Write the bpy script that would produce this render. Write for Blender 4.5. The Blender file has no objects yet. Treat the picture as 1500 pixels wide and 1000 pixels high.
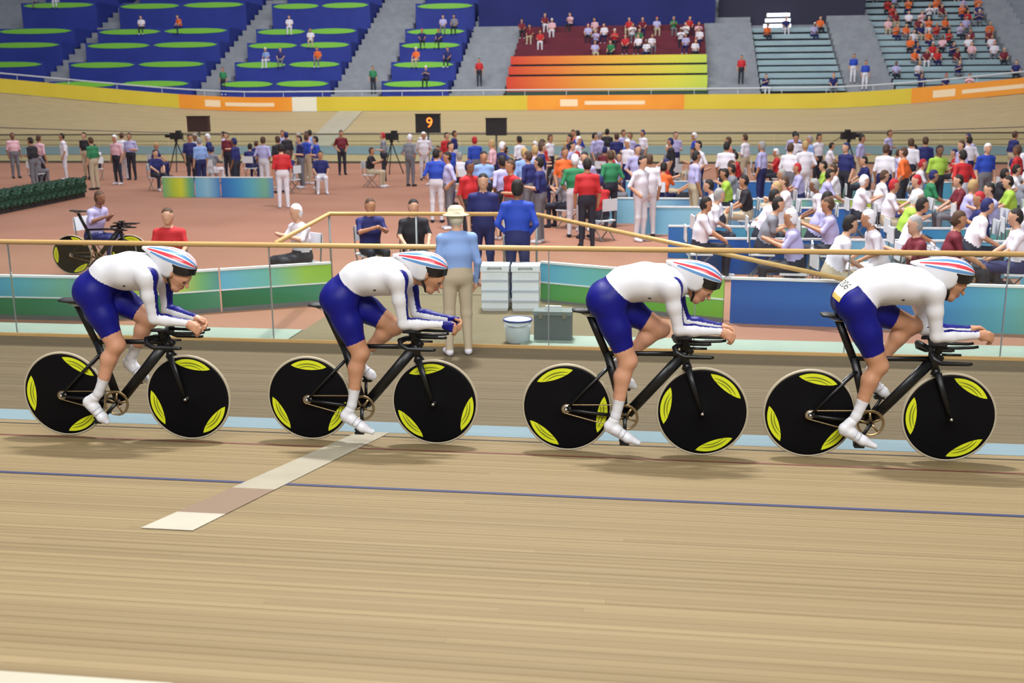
import bpy, bmesh, math, random
import numpy as np
from mathutils import Vector, Matrix
from mathutils.bvhtree import BVHTree

random.seed(7)
COL = bpy.context.scene.collection
SC = bpy.context.scene
PI = math.pi

# ------------------------------------------------------------------ camera
F_PX, YAW, PITCH, ROLL, CAM_H, CAM_D = 1554.24, 0.136923, 0.223861, -0.0063743, 2.664166, 8.125364
BANK = 0.1866357                       # slope of the near straight
def cam_axes():
    f = np.array([-math.sin(YAW)*math.cos(PITCH), math.cos(YAW)*math.cos(PITCH), -math.sin(PITCH)])
    r = np.array([math.cos(YAW), math.sin(YAW), 0.0]); u = np.cross(r, f)
    c, s = math.cos(ROLL), math.sin(ROLL)
    return r*c+u*s, -r*s+u*c, f
CR, CU, CF = cam_axes()
CP = np.array([0.0, -CAM_D, CAM_H])
cam_d = bpy.data.cameras.new('camera'); cam = bpy.data.objects.new('camera', cam_d); COL.objects.link(cam)
cam_d.sensor_fit = 'HORIZONTAL'; cam_d.sensor_width = 36.0; cam_d.lens = F_PX/1500*36.0
cam_d.clip_end = 400
cam.matrix_world = Matrix(((CR[0], CU[0], -CF[0], CP[0]), (CR[1], CU[1], -CF[1], CP[1]), (CR[2], CU[2], -CF[2], CP[2]), (0, 0, 0, 1)))
cam_d.dof.use_dof = True; cam_d.dof.focus_distance = 8.2; cam_d.dof.aperture_fstop = 2.8
SC.camera = cam
def ray(px, py):
    return CR*((px-750)/F_PX) + CU*((500-py)/F_PX) + CF
def at_z(px, py, z=-0.13):
    v = ray(px, py); return CP + v*((z-CP[2])/v[2])
def at_y(px, py, y):
    v = ray(px, py); return CP + v*((y-CP[1])/v[1])

# ------------------------------------------------------------------ light
SC.view_settings.view_transform = 'Standard'; SC.view_settings.look = 'None'
SC.view_settings.gamma = 1.0; SC.view_settings.use_curve_mapping = False
SC.view_settings.exposure = 0.0
w = bpy.data.worlds.new('arena'); SC.world = w; w.use_nodes = True
w.node_tree.nodes['Background'].inputs[0].default_value = (0.86, 0.9, 1.0, 1)
w.node_tree.nodes['Background'].inputs[1].default_value = 0.36
def area(name, loc, target, sx, sy, power, col=(1, .99, .985)):
    d = bpy.data.lights.new(name, 'AREA'); d.shape = 'RECTANGLE'; d.size = sx; d.size_y = sy
    d.energy = power; d.color = col
    o = bpy.data.objects.new(name, d); COL.objects.link(o); o.location = loc
    o.rotation_euler = (Vector(target)-Vector(loc)).to_track_quat('-Z', 'Y').to_euler()
    return o
area('lamp_bank_infield', (-2.5, 11.5, 18.0), (-1, -1.0, 0), 2.4, 1.0, 6000)
area('lamp_bank_roof', (-3.0, 1.0, 19.0), (-1, -1.0, 0), 9.0, 4.0, 1900)
area('lamp_bank_near', (2.0, -15.0, 15.0), (-1, 1, 0.5), 16.0, 6.0, 4300)
area('lamp_bank_far', (-8.0, 30.0, 22.0), (-8, 44, 1), 40.0, 10.0, 8500)
area('lamp_bank_stand', (-8.0, 46.0, 24.0), (-8, 66, 4), 50.0, 8.0, 4200)

# ------------------------------------------------------------------ materials
def lin(c):
    return tuple(((v/255)/12.92 if v/255 <= .04045 else ((v/255+.055)/1.055)**2.4) for v in c)
MATS = {}
def mat(name, rgb, rough=.6, metal=0.0, spec=.5, emit=0.0, coat=0.0):
    if name in MATS: return MATS[name]
    m = bpy.data.materials.new(name); m.use_nodes = True
    b = m.node_tree.nodes['Principled BSDF']
    c = lin(rgb)+(1,)
    b.inputs['Base Color'].default_value = c; b.inputs['Roughness'].default_value = rough
    b.inputs['Metallic'].default_value = metal; b.inputs['Specular IOR Level'].default_value = spec
    if coat: b.inputs['Coat Weight'].default_value = coat
    if emit:
        b.inputs['Emission Color'].default_value = c; b.inputs['Emission Strength'].default_value = emit
    MATS[name] = m; return m
def nodes(m):
    return m.node_tree.nodes, m.node_tree.links, m.node_tree.nodes['Principled BSDF']
def noisy(name, rgb1, rgb2, scale=(1, 1, 1), nscale=5.0, rough=.55, detail=4, per_object=0.0, coord='Object', spec=.4):
    """two-tone procedural surface; per_object adds a brightness shift for each object"""
    if name in MATS: return MATS[name]
    m = mat(name, rgb1, rough, spec=spec); n, l, b = nodes(m)
    tc = n.new('ShaderNodeTexCoord'); mp = n.new('ShaderNodeMapping'); mp.inputs['Scale'].default_value = scale
    nz = n.new('ShaderNodeTexNoise'); nz.inputs['Scale'].default_value = nscale; nz.inputs['Detail'].default_value = detail
    rp = n.new('ShaderNodeValToRGB')
    rp.color_ramp.elements[0].position = .3; rp.color_ramp.elements[1].position = .7
    rp.color_ramp.elements[0].color = lin(rgb1)+(1,); rp.color_ramp.elements[1].color = lin(rgb2)+(1,)
    l.new(tc.outputs[coord], mp.inputs[0]); l.new(mp.outputs[0], nz.inputs['Vector'])
    l.new(nz.outputs['Fac'], rp.inputs[0])
    out = rp.outputs[0]
    if per_object:
        oi = n.new('ShaderNodeObjectInfo'); mr = n.new('ShaderNodeMapRange')
        mr.inputs['To Min'].default_value = 1-per_object; mr.inputs['To Max'].default_value = 1+per_object
        l.new(oi.outputs['Random'], mr.inputs[0])
        hs = n.new('ShaderNodeHueSaturation'); l.new(mr.outputs[0], hs.inputs['Value']); l.new(out, hs.inputs['Color'])
        out = hs.outputs[0]
    l.new(out, b.inputs['Base Color']); return m
def gradient(name, stops, axis=0, rough=.45, length=1.0):
    """printed colour gradient along a local axis (0..length)"""
    if name in MATS: return MATS[name]
    m = mat(name, stops[0][1], rough); n, l, b = nodes(m)
    tc = n.new('ShaderNodeTexCoord'); sp = n.new('ShaderNodeSeparateXYZ'); md = n.new('ShaderNodeMath'); md.operation = 'DIVIDE'
    md.inputs[1].default_value = length
    l.new(tc.outputs['Object'], sp.inputs[0]); l.new(sp.outputs[axis], md.inputs[0])
    rp = n.new('ShaderNodeValToRGB'); cr = rp.color_ramp
    while len(cr.elements) < len(stops): cr.elements.new(.5)
    for e, (p, c) in zip(cr.elements, stops): e.position = p; e.color = lin(c)+(1,)
    l.new(md.outputs[0], rp.inputs[0]); l.new(rp.outputs[0], b.inputs['Base Color']); return m
def glass_mat(name, tint):
    if name in MATS: return MATS[name]
    m = bpy.data.materials.new(name); m.use_nodes = True; n = m.node_tree.nodes; l = m.node_tree.links
    n.remove(n['Principled BSDF'])
    tr = n.new('ShaderNodeBsdfTransparent'); tr.inputs[0].default_value = tint+(1,)
    gl = n.new('ShaderNodeBsdfGlossy'); gl.inputs['Roughness'].default_value = .08
    fr = n.new('ShaderNodeFresnel'); fr.inputs[0].default_value = 1.45
    mx = n.new('ShaderNodeMixShader'); l.new(fr.outputs[0], mx.inputs[0]); l.new(tr.outputs[0], mx.inputs[1]); l.new(gl.outputs[0], mx.inputs[2])
    l.new(mx.outputs[0], n['Material Output'].inputs[0]); MATS[name] = m; return m

M_plank = noisy('pine_lath', (119, 102, 71), (138, 120, 87), (.10, 7, 7), 3.0, .62, 4, per_object=.075, spec=.2)
M_track = noisy('pine_track', (168, 149, 112), (180, 161, 124), (.05, 3.0, 3.0), 3.0, .7, 5, spec=.2)
M_apron = noisy('pine_apron', (92, 81, 61), (105, 93, 71), (.10, 7, 7), 3.0, .7, 5, per_object=.05, spec=.15)
M_under = mat('track_underlay', (120, 98, 66), .8)
M_cote = noisy('pale_blue_paint', (110, 130, 137), (120, 139, 145), (.3, 8, 8), 3.0, .65, spec=.2)
M_black = mat('black_line_paint', (62, 56, 48), .6)
M_red = mat('red_line_paint', (108, 54, 44), .6)
M_blue = mat('blue_line_paint', (42, 46, 82), .6)
M_white = noisy('white_line_paint', (168, 161, 142), (178, 171, 153), (1, 1, 1), 3, .5)
M_pink = mat('faded_red_paint', (124, 101, 80), .5)
M_salmon = noisy('salmon_floor', (150, 104, 84), (162, 116, 95), (1, 1, 1), .35, .6, 3, spec=.25)
M_carbon = mat('black_carbon', (10, 10, 12), .36, spec=.4)
M_disc = mat('disc_carbon', (6, 6, 10), .55, spec=.12)
M_rubber = mat('black_rubber', (14, 14, 15), .6)
M_tyre = mat('cream_tyre', (172, 162, 138), .55)
M_yellow = mat('yellow_decal', (206, 214, 28), .45)
M_olive = mat('olive_decal', (120, 128, 16), .45)
M_steel = mat('polished_steel', (190, 186, 178), .28, metal=.9)
M_brass = mat('chain_brass', (150, 128, 92), .35, metal=.8)
M_skin = noisy('skin', (190, 138, 108), (201, 150, 120), (1, 1, 1), 12, .5)
M_skinB = noisy('skin_tan', (176, 126, 94), (190, 140, 108), (1, 1, 1), 12, .5)
M_suitW = noisy('suit_white', (211, 211, 215), (217, 217, 221), (1, 1, 1), 6, .5)
M_suitB = noisy('suit_blue', (8, 11, 106), (11, 15, 118), (1, 1, 1), 6, .5, spec=.25)
M_suitD = mat('suit_blue_dark', (40, 42, 110), .5)
M_shoe = mat('shoe_white', (222, 222, 226), .4)
M_hblue = mat('helmet_blue', (92, 138, 186), .25)
M_hred = mat('helmet_red', (208, 62, 74), .25)
M_hwhite = mat('helmet_white', (212, 211, 213), .3)
M_visor = mat('dark_visor', (18, 16, 24), .12)
M_strap = mat('black_strap', (12, 12, 14), .7)
M_hairD = mat('hair_dark', (34, 26, 22), .7)
M_rail = noisy('rail_wood', (188, 150, 92), (205, 168, 110), (.3, 6, 6), 5, .4)
M_glass = glass_mat('barrier_glass', (.93, .965, .95))
M_farglass = glass_mat('far_barrier_glass', (.92, .95, .92))
M_palegreen = noisy('pale_green_kerb', (150, 164, 150), (160, 173, 159), (1, 1, 1), 2, .6)
M_grey = noisy('grey_concrete', (132, 136, 144), (146, 150, 156), (1, 1, 1), 2, .8)
M_dark = mat('dark_plastic', (32, 32, 36), .6)
M_whitep = mat('white_plastic', (222, 226, 232), .45)
M_greyp = mat('grey_plastic', (104, 110, 112), .5)

# ------------------------------------------------------------------ mesh helpers
def link(o, parent=None):
    COL.objects.link(o)
    if parent is not None: o.parent = parent
    return o
def mesh(name, v, f, mats, parent=None, smooth=False, mi=None, loc=None):
    me = bpy.data.meshes.new(name)
    if isinstance(v, np.ndarray): v = v.tolist()
    if isinstance(f, np.ndarray): f = f.tolist()
    me.from_pydata(v, [], f)
    for m in (mats if isinstance(mats, (list, tuple)) else [mats]): me.materials.append(m)
    if mi is not None: me.polygons.foreach_set('material_index', np.asarray(mi, dtype=np.int32))
    if smooth: me.polygons.foreach_set('use_smooth', np.ones(len(me.polygons), dtype=bool))
    me.update()
    o = bpy.data.objects.new(name, me); link(o, parent)
    if loc is not None: o.location = loc
    return o
def tag(o, label=None, cat=None, group=None, kind=None):
    if label: o['label'] = label
    if cat: o['category'] = cat
    if group: o['group'] = group
    if kind: o['kind'] = kind
    return o
def thing(name, label, cat, loc=(0, 0, 0), rz=0.0, group=None, kind=None):
    o = bpy.data.objects.new(name, None); COL.objects.link(o)
    o.empty_display_size = .1; o.location = loc; o.rotation_euler = (0, 0, rz)
    return tag(o, label, cat, group, kind)
def copy_tree(o, parent=None):
    c = o.copy(); COL.objects.link(c); c.parent = parent
    for ch in list(o.children): copy_tree(ch, c)
    return c
class G:
    """collects geometry for one mesh"""
    def __init__(s): s.v = []; s.f = []; s.m = []
    def add(s, v, f, m=0):
        o = len(s.v); s.v += [tuple(map(float, p)) for p in v]; s.f += [tuple(i+o for i in q) for q in f]; s.m += [m]*len(f); return s
    def box(s, a, b, m=0):
        (x0, y0, z0), (x1, y1, z1) = a, b
        return s.add([(x0,y0,z0),(x1,y0,z0),(x1,y1,z0),(x0,y1,z0),(x0,y0,z1),(x1,y0,z1),(x1,y1,z1),(x0,y1,z1)],
                     [(0,3,2,1),(4,5,6,7),(0,1,5,4),(1,2,6,5),(2,3,7,6),(3,0,4,7)], m)
    def tube(s, pts, r, n=10, m=0, cap=True):
        """round tube through points; r number or list"""
        pts = [np.array(p, float) for p in pts]
        if not hasattr(r, '__len__'): r = [r]*len(pts)
        rings = []; up = None
        for i, p in enumerate(pts):
            d = pts[min(i+1, len(pts)-1)]-pts[max(i-1, 0)]; d = d/(np.linalg.norm(d)+1e-12)
            if up is None:
                up = np.array([0, 0, 1.0]) if abs(d[2]) < .9 else np.array([1.0, 0, 0])
            a = np.cross(d, up); a /= np.linalg.norm(a)+1e-12; b = np.cross(a, d); up = b
            rings.append([p+r[i]*(a*math.cos(2*PI*k/n)+b*math.sin(2*PI*k/n)) for k in range(n)])
        return s.loft(rings, m, cap)
    def loft(s, rings, m=0, cap=True, closed=True):
        n = len(rings[0]); v = [p for q in rings for p in q]; f = []
        for i in range(len(rings)-1):
            for k in range(n if closed else n-1):
                k2 = (k+1) % n
                f.append((i*n+k, i*n+k2, (i+1)*n+k2, (i+1)*n+k))
        if cap:
            f.append(tuple(range(n-1, -1, -1))); f.append(tuple((len(rings)-1)*n+k for k in range(n)))
        return s.add(v, f, m)
    def aero(s, p0, p1, d0, d1, w0, w1=None, n=14, m=0, mid=None):
        """flattened oval tube in the x-z plane: depth in plane, width along y"""
        w1 = w0 if w1 is None else w1
        p0 = np.array(p0, float); p1 = np.array(p1, float); ax = p1-p0; ax /= np.linalg.norm(ax)
        yv = np.array([0, 1.0, 0]); dv = np.cross(ax, yv); dv /= np.linalg.norm(dv)
        rings = []
        for t in (0, .5, 1):
            p = p0+(p1-p0)*t; d = d0+(d1-d0)*t; ww = w0+(w1-w0)*t
            rings.append([p+dv*d/2*math.cos(2*PI*k/n)+yv*ww/2*math.sin(2*PI*k/n) for k in range(n)])
        return s.loft(rings, m)
    def lathe_y(s, prof, c=(0, 0, 0), n=48, m=0):
        """profile of (radius, y) spun about the y axis through c"""
        rings = [[(c[0]+r*math.cos(2*PI*k/n), c[1]+y, c[2]+r*math.sin(2*PI*k/n)) for k in range(n)] for r, y in prof]
        return s.loft(rings, m, cap=False)
    def lathe_z(s, prof, c=(0, 0, 0), n=24, m=0):
        rings = [[(c[0]+r*math.cos(2*PI*k/n), c[1]+r*math.sin(2*PI*k/n), c[2]+z) for k in range(n)] for r, z in prof]
        return s.loft(rings, m, cap=False)
    def build(s, name, mats, parent=None, smooth=False, loc=None):
        return mesh(name, s.v, s.f, mats, parent, smooth, s.m if isinstance(mats, (list, tuple)) else None, loc)

# ------------------------------------------------------------------ implicit bodies (one continuous surface per figure)
class Body:
    """rounded cones blended into one skin; each cone carries a tag used for its colour"""
    def __init__(s): s.p = []
    def cone(s, a, b, r1, r2, tag, k=.03, sy=1.0):
        s.p.append((np.array(a, float), np.array(b, float), r1, r2, tag, k, sy)); return s
    def ball(s, a, r, tag, k=.03, sy=1.0):
        return s.cone(a, np.array(a, float)+np.array([1e-4, 0, 0]), r, r, tag, k, sy)
    @staticmethod
    def dist(pr, X, Y, Z):
        a, b, r1, r2, _, _, sy = pr
        Yc = (a[1]+b[1])/2
        ax, ay, az = a[0], (a[1]-Yc)/sy+Yc, a[2]; bx, by, bz = b[0], (b[1]-Yc)/sy+Yc, b[2]
        Ys = (Y-Yc)/sy+Yc if sy != 1.0 else Y
        dx, dy, dz = bx-ax, by-ay, bz-az; L2 = dx*dx+dy*dy+dz*dz
        t = np.clip(((X-ax)*dx+(Ys-ay)*dy+(Z-az)*dz)/L2, 0, 1)
        d = np.sqrt((X-ax-t*dx)**2+(Ys-ay-t*dy)**2+(Z-az-t*dz)**2)-(r1+(r2-r1)*t)
        return d, t
    def field(s, h):
        lo = np.min([np.minimum(p[0], p[1])-max(p[2], p[3])*np.array([1, max(1, p[6]), 1]) for p in s.p], 0)-3*h
        hi = np.max([np.maximum(p[0], p[1])+max(p[2], p[3])*np.array([1, max(1, p[6]), 1]) for p in s.p], 0)+3*h
        N = np.ceil((hi-lo)/h).astype(int)+1
        F = np.full(N, 1.0, np.float32)
        ax = [lo[i]+h*np.arange(N[i]) for i in range(3)]
        for pr in s.p:
            a, b, r1, r2, _, k, sy = pr; rr = max(r1, r2)
            pad = np.array([rr, rr*max(1, sy), rr])+k+2.5*h
            l = np.maximum(((np.minimum(a, b)-pad-lo)/h).astype(int), 0); u = np.minimum(((np.maximum(a, b)+pad-lo)/h).astype(int)+2, N)
            sl = tuple(slice(l[i], u[i]) for i in range(3))
            X = ax[0][sl[0]][:, None, None]; Y = ax[1][sl[1]][None, :, None]; Z = ax[2][sl[2]][None, None, :]
            d = s.dist(pr, X, Y, Z)[0].astype(np.float32); f = F[sl]
            hh = np.maximum(k-np.abs(f-d), 0)/k
            F[sl] = np.minimum(f, d)-hh*hh*k*.25
        return F, lo
    def surface(s, h):
        F, lo = s.field(h); I = F < 0
        c = [(i, j, k) for i in (0, 1) for j in (0, 1) for k in (0, 1)]
        sh = tuple(n-1 for n in F.shape)
        cnt = sum(I[i:i+sh[0], j:j+sh[1], k:k+sh[2]].astype(np.int8) for i, j, k in c)
        A = np.argwhere((cnt > 0) & (cnt < 8)); idx = np.full(sh, -1, np.int64); idx[tuple(A.T)] = np.arange(len(A))
        V = np.zeros((len(A), 3)); W = np.zeros(len(A))
        vals = {q: F[A[:, 0]+q[0], A[:, 1]+q[1], A[:, 2]+q[2]] for q in c}
        for p in c:
            for axn in range(3):
                if p[axn]: continue
                q = list(p); q[axn] = 1; q = tuple(q)
                a, b = vals[p], vals[q]; m = (a < 0) != (b < 0)
                t = np.where(m, a/np.where(m, a-b, 1), 0)
                P = np.array(p, float)[None, :]+0*V; P[:, axn] = t
                V[m] += P[m]; W[m] += 1
        V = (V/W[:, None]+A)*h+lo
        Q = []
        for axn in range(3):
            o1, o2 = [(1, 2), (2, 0), (0, 1)][axn]
            s0 = [slice(None)]*3; s1 = [slice(None)]*3
            s0[axn] = slice(0, -1); s1[axn] = slice(1, None)
            d = I[tuple(s0)] != I[tuple(s1)]
            E = np.argwhere(d)
            E = E[(E[:, o1] > 0) & (E[:, o2] > 0) & (E[:, o1] < sh[o1]) & (E[:, o2] < sh[o2])]
            ins = I[tuple(E.T)]
            def cell(a, b):
                e = E.copy(); e[:, o1] -= a; e[:, o2] -= b; return idx[tuple(e.T)]
            q = np.stack([cell(1, 1), cell(0, 1), cell(0, 0), cell(1, 0)], 1)
            q[~ins] = q[~ins][:, ::-1]
            Q.append(q)
        Q = np.concatenate(Q); Q = Q[(Q >= 0).all(1)]
        return V, Q
    def classify(s, C):
        best = np.full(len(C), 9.0); who = np.zeros(len(C), int); tt = np.zeros(len(C))
        for i, pr in enumerate(s.p):
            d, t = s.dist(pr, C[:, 0], C[:, 1], C[:, 2])
            m = d < best; best[m] = d[m]; who[m] = i; tt[m] = t[m]
        return who, tt
    def build(s, name, h, mats, rule, parent=None):
        V, Q = s.surface(h); C = V[Q].mean(1); who, tt = s.classify(C)
        tags = np.array([p[4] for p in s.p])[who]
        mi = rule(C, tags, tt, who)
        return mesh(name, V, Q, mats, parent, True, mi)

# ------------------------------------------------------------------ the oval: track, apron, lines, perimeter
XC, YC, HALF = -8.0, 24.6, 24.6         # centre of the oval; inner edge at Y=0 (near) and Y=49.2 (far)
ZF = -0.13                              # infield level
def quarter():
    L0, Lr = 17.0, 14.0
    def trace(km):
        La = (PI/2)/km-Lr/2; ds = .05; n = int((L0+Lr+La)/ds)
        x = y = 0.0; th = 0.0; out = [(0, 0, 0, 0)]
        for i in range(n):
            s_ = (i+.5)*ds; k = 0 if s_ < L0 else km*min((s_-L0)/Lr, 1.0)
            th += k*ds; x += math.cos(th)*ds; y -= math.sin(th)*ds
            out.append((s_+ds/2, x, y, th))
        return out
    a, b = 1/60., 1/15.
    for _ in range(40):
        m = (a+b)/2
        if -trace(m)[-1][2] > HALF: a = m
        else: b = m
    return np.array(trace((a+b)/2))
QT = quarter(); QL = QT[-1][0]
def smooth(t): t = min(max(t, 0), 1); return t*t*(3-2*t)
def station(u, side):
    """u: signed distance along from the middle of a straight, side +1 far, -1 near -> point, outward normal, slope, cote width, cote rise"""
    a = min(abs(u), QL); x = np.interp(a, QT[:, 0], QT[:, 1]); y = np.interp(a, QT[:, 0], QT[:, 2]); th = np.interp(a, QT[:, 0], QT[:, 3])
    sg = 1 if u >= 0 else -1
    P = np.array([XC+sg*x, YC+side*(HALF+y)]); nrm = np.array([sg*math.sin(th), side*math.cos(th)])
    g = smooth((a-16)/36.0); s0 = .266 if side > 0 else BANK
    e = smooth((QL-a)/20.0)             # far straight's wider pale blue band fades into the curve
    cw = .7+.6*e if side > 0 else .7; cr = .13+.25*e if side > 0 else .13
    return P, nrm, s0+(.86-s0)*g, cw, cr
def ring():
    st = []
    for side, us in ((1, np.linspace(-QL, QL, 141)), (-1, np.linspace(QL, -QL, 141)[1:-1])):
        for u in us: st.append(station(u, side))
    return st
RING = ring()
def along(st, off, lift=0.0):
    """point at distance off from the inner edge (positive = up the bank)"""
    P, n, sl, cw, cr = st
    if off >= 0: h = off/math.hypot(1, sl); z = (cr-.13)+h*sl
    elif off >= -cw: h = off; z = (cr-.13)+off/cw*cr
    else: h = off; z = ZF
    return (P[0]+n[0]*h, P[1]+n[1]*h, z+lift)
def strip(name, m, offs, lift, parent=None, stations=None, closed=True, width_pts=2):
    st = stations or RING; n = len(st); v = []; f = []
    for s_ in st:
        for o in offs: v.append(along(s_, o(s_) if callable(o) else o, lift))
    k = len(offs)
    for i in range(n if closed else n-1):
        j = (i+1) % n
        for q in range(k-1): f.append((i*k+q, j*k+q, j*k+q+1, i*k+q+1))
    return mesh(name, v, f, m, parent, True)
PT = .022                                # lath thickness
track = strip('track_floor', M_track, [0.0, 1.75, 3.5, 5.25, 7.0], -.024)
tag(track, kind='structure')
ap = strip('apron_floor', M_track, [lambda s: -8.1 if s[1][1] > .6 and s[0][1] > 40 else -3.7, lambda s: -s[3], -.0001], -.024)
tag(ap, kind='structure')
# near straight built lath by lath
X0, X1, XM = -21.0, 12.0, -4.0
def laths(parent, offs, wd, mater, name):
    base = {}
    for i, o in enumerate(offs):
        jx = XM+random.uniform(-4, 4)
        for a, b in ((X0, jx-.0003), (jx+.0003, X1)):
            p0 = along(station(-4, -1), o+.0015); p1 = along(station(-4, -1), o+wd-.0015)
            g = G(); dz = random.uniform(-.0006, .0)
            g.add([(0, p0[1], p0[2]-PT), (1, p0[1], p0[2]-PT), (1, p1[1], p1[2]-PT), (0, p1[1], p1[2]-PT), (0, p0[1], p0[2]+dz), (1, p0[1], p0[2]+dz), (1, p1[1], p1[2]+dz), (0, p1[1], p1[2]+dz)],
                  [(0, 1, 2, 3), (4, 7, 6, 5), (0, 4, 5, 1), (1, 5, 6, 2), (2, 6, 7, 3), (3, 7, 4, 0)])
            o_ = g.build(name, mater, parent); o_.location.x = a; o_.scale.x = b-a
LW = .0609
laths(track, [LW*i for i in range(115)], LW, M_plank, 'plank')
laths(ap, [-3.69+.0854*i for i in range(35)], .0854, M_apron, 'plank')
# painted bands
strip('pale_blue_band', M_cote, [lambda s: -s[3], -.001], .0015, ap)
strip('black_line', M_black, [.2, .245], .0025, track)
strip('red_line', M_red, [.885, .93], .0025, track)
strip('blue_line', M_blue, [2.43, 2.49], .0025, track)
# pursuit line across the near straight, white above and below a faded red stretch
def cross(name, m, x0, x1, a, b, lift=.004, side=-1, n=10):
    v = []; f = []
    for i in range(n+1):
        o = a+(b-a)*i/n
        for x in (x0, x1):
            v.append(along(station(x-XC, side), o, lift))
    for i in range(n): f.append((2*i, 2*i+1, 2*i+3, 2*i+2))
    return mesh(name, v, f, m, track, True)
cross('pursuit_line', noisy('worn_white_paint', (148, 140, 120), (158, 150, 131), (1, 1, 1), 3, .5), -2.40, -2.14, 0.0, 2.65)
cross('pursuit_line_faded', M_pink, -2.40, -2.14, 2.65, 3.36)
cross('pursuit_line', M_white, -2.40, -2.14, 3.36, 3.75)
cross('white_track_mark', M_white, -3.4, -1.35, 5.62, 6.35)
for u0, u1, a, b in ((-19.4, -17.9, 0, 7.0),):            # wide white finish line on the far straight
    v = []; f = []
    for i in range(9):
        o = a+(b-a)*i/8
        for u in (u0, u1): v.append(along(station(u-XC, 1), o, .012))
    for i in range(8): f.append((2*i, 2*i+1, 2*i+3, 2*i+2))
    mesh('finish_line', v, f, M_white, track, True)

# infield floor
n_in = []
for s_ in RING:
    P, nn, sl, cw, cr = s_
    n_in.append((P[0]-nn[0]*3.6, P[1]-nn[1]*3.6))
fl = mesh('infield_floor', [(x, min(y, 40.4), ZF-.026) for x, y in n_in], [tuple(range(len(n_in)-1, -1, -1))], M_salmon)
tag(fl, kind='structure')

# ------------------------------------------------------------------ bicycles
WB, RW = .985, .334
BBP = np.array([.43, 0, .285])
def make_wheel(name, parent, cx, rot, rear):
    w_ = G()
    prof = [(.004, -.021), (.03, -.020), (.05, -.015), (.18, -.012), (.300, -.0095), (.318, -.0085), (.318, .0085), (.300, .0095), (.18, .012), (.05, .015), (.03, .020), (.004, .021)]
    w_.lathe_y(prof, n=72)
    o = w_.build(name, M_disc, parent, True); o.location = (cx, 0, RW)
    t = G(); t.lathe_y([(.323+.0105*math.cos(a), .0105*math.sin(a)) for a in np.linspace(0, 2*PI, 13)], n=80)
    t.build('tyre', M_tyre, o, True)
    # yellow lens-shaped decals, three on each face
    for sd in (-1, 1):
        for j in range(3):
            g = G(); c0 = math.radians(rot+120*j)
            def lens(A, ro, th, m, lift, g=g, c0=c0):
                N = 16; v = []; f = []
                for i in range(N+1):
                    a = -1+2*i/N; sh = (1-a*a)**.75
                    for rr in (ro-.010*a*a-th*sh, ro-.010*a*a):
                        y = np.interp(rr, [.05, .18, .30, .318], [.015, .012, .0095, .0085])+lift
                        v.append((rr*math.cos(c0+a*A), sd*y, rr*math.sin(c0+a*A)))
                for i in range(N):
                    q = (2*i, 2*i+1, 2*i+3, 2*i+2); f.append(q if sd < 0 else q[::-1])
                g.add(v, f, m)
            lens(.50, .302, .074, 0, .0006); lens(.40, .279, .012, 1, .0012); lens(.36, .258, .009, 1, .0012)
            g.build('yellow_decal', [M_yellow, M_olive], o)
    h = G()
    h.lathe_y([(.0, -.076), (.008, -.075), (.012, -.070), (.012, .070), (.008, .075), (.0, .076)], n=16)
    if rear:
        h.lathe_y([(.016, -.050), (.030, -.049), (.034, -.043), (.034, -.039), (.016, -.038)], n=24)
    h.build('hub', M_steel, o, True)
    return o
CRANK = .174
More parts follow.
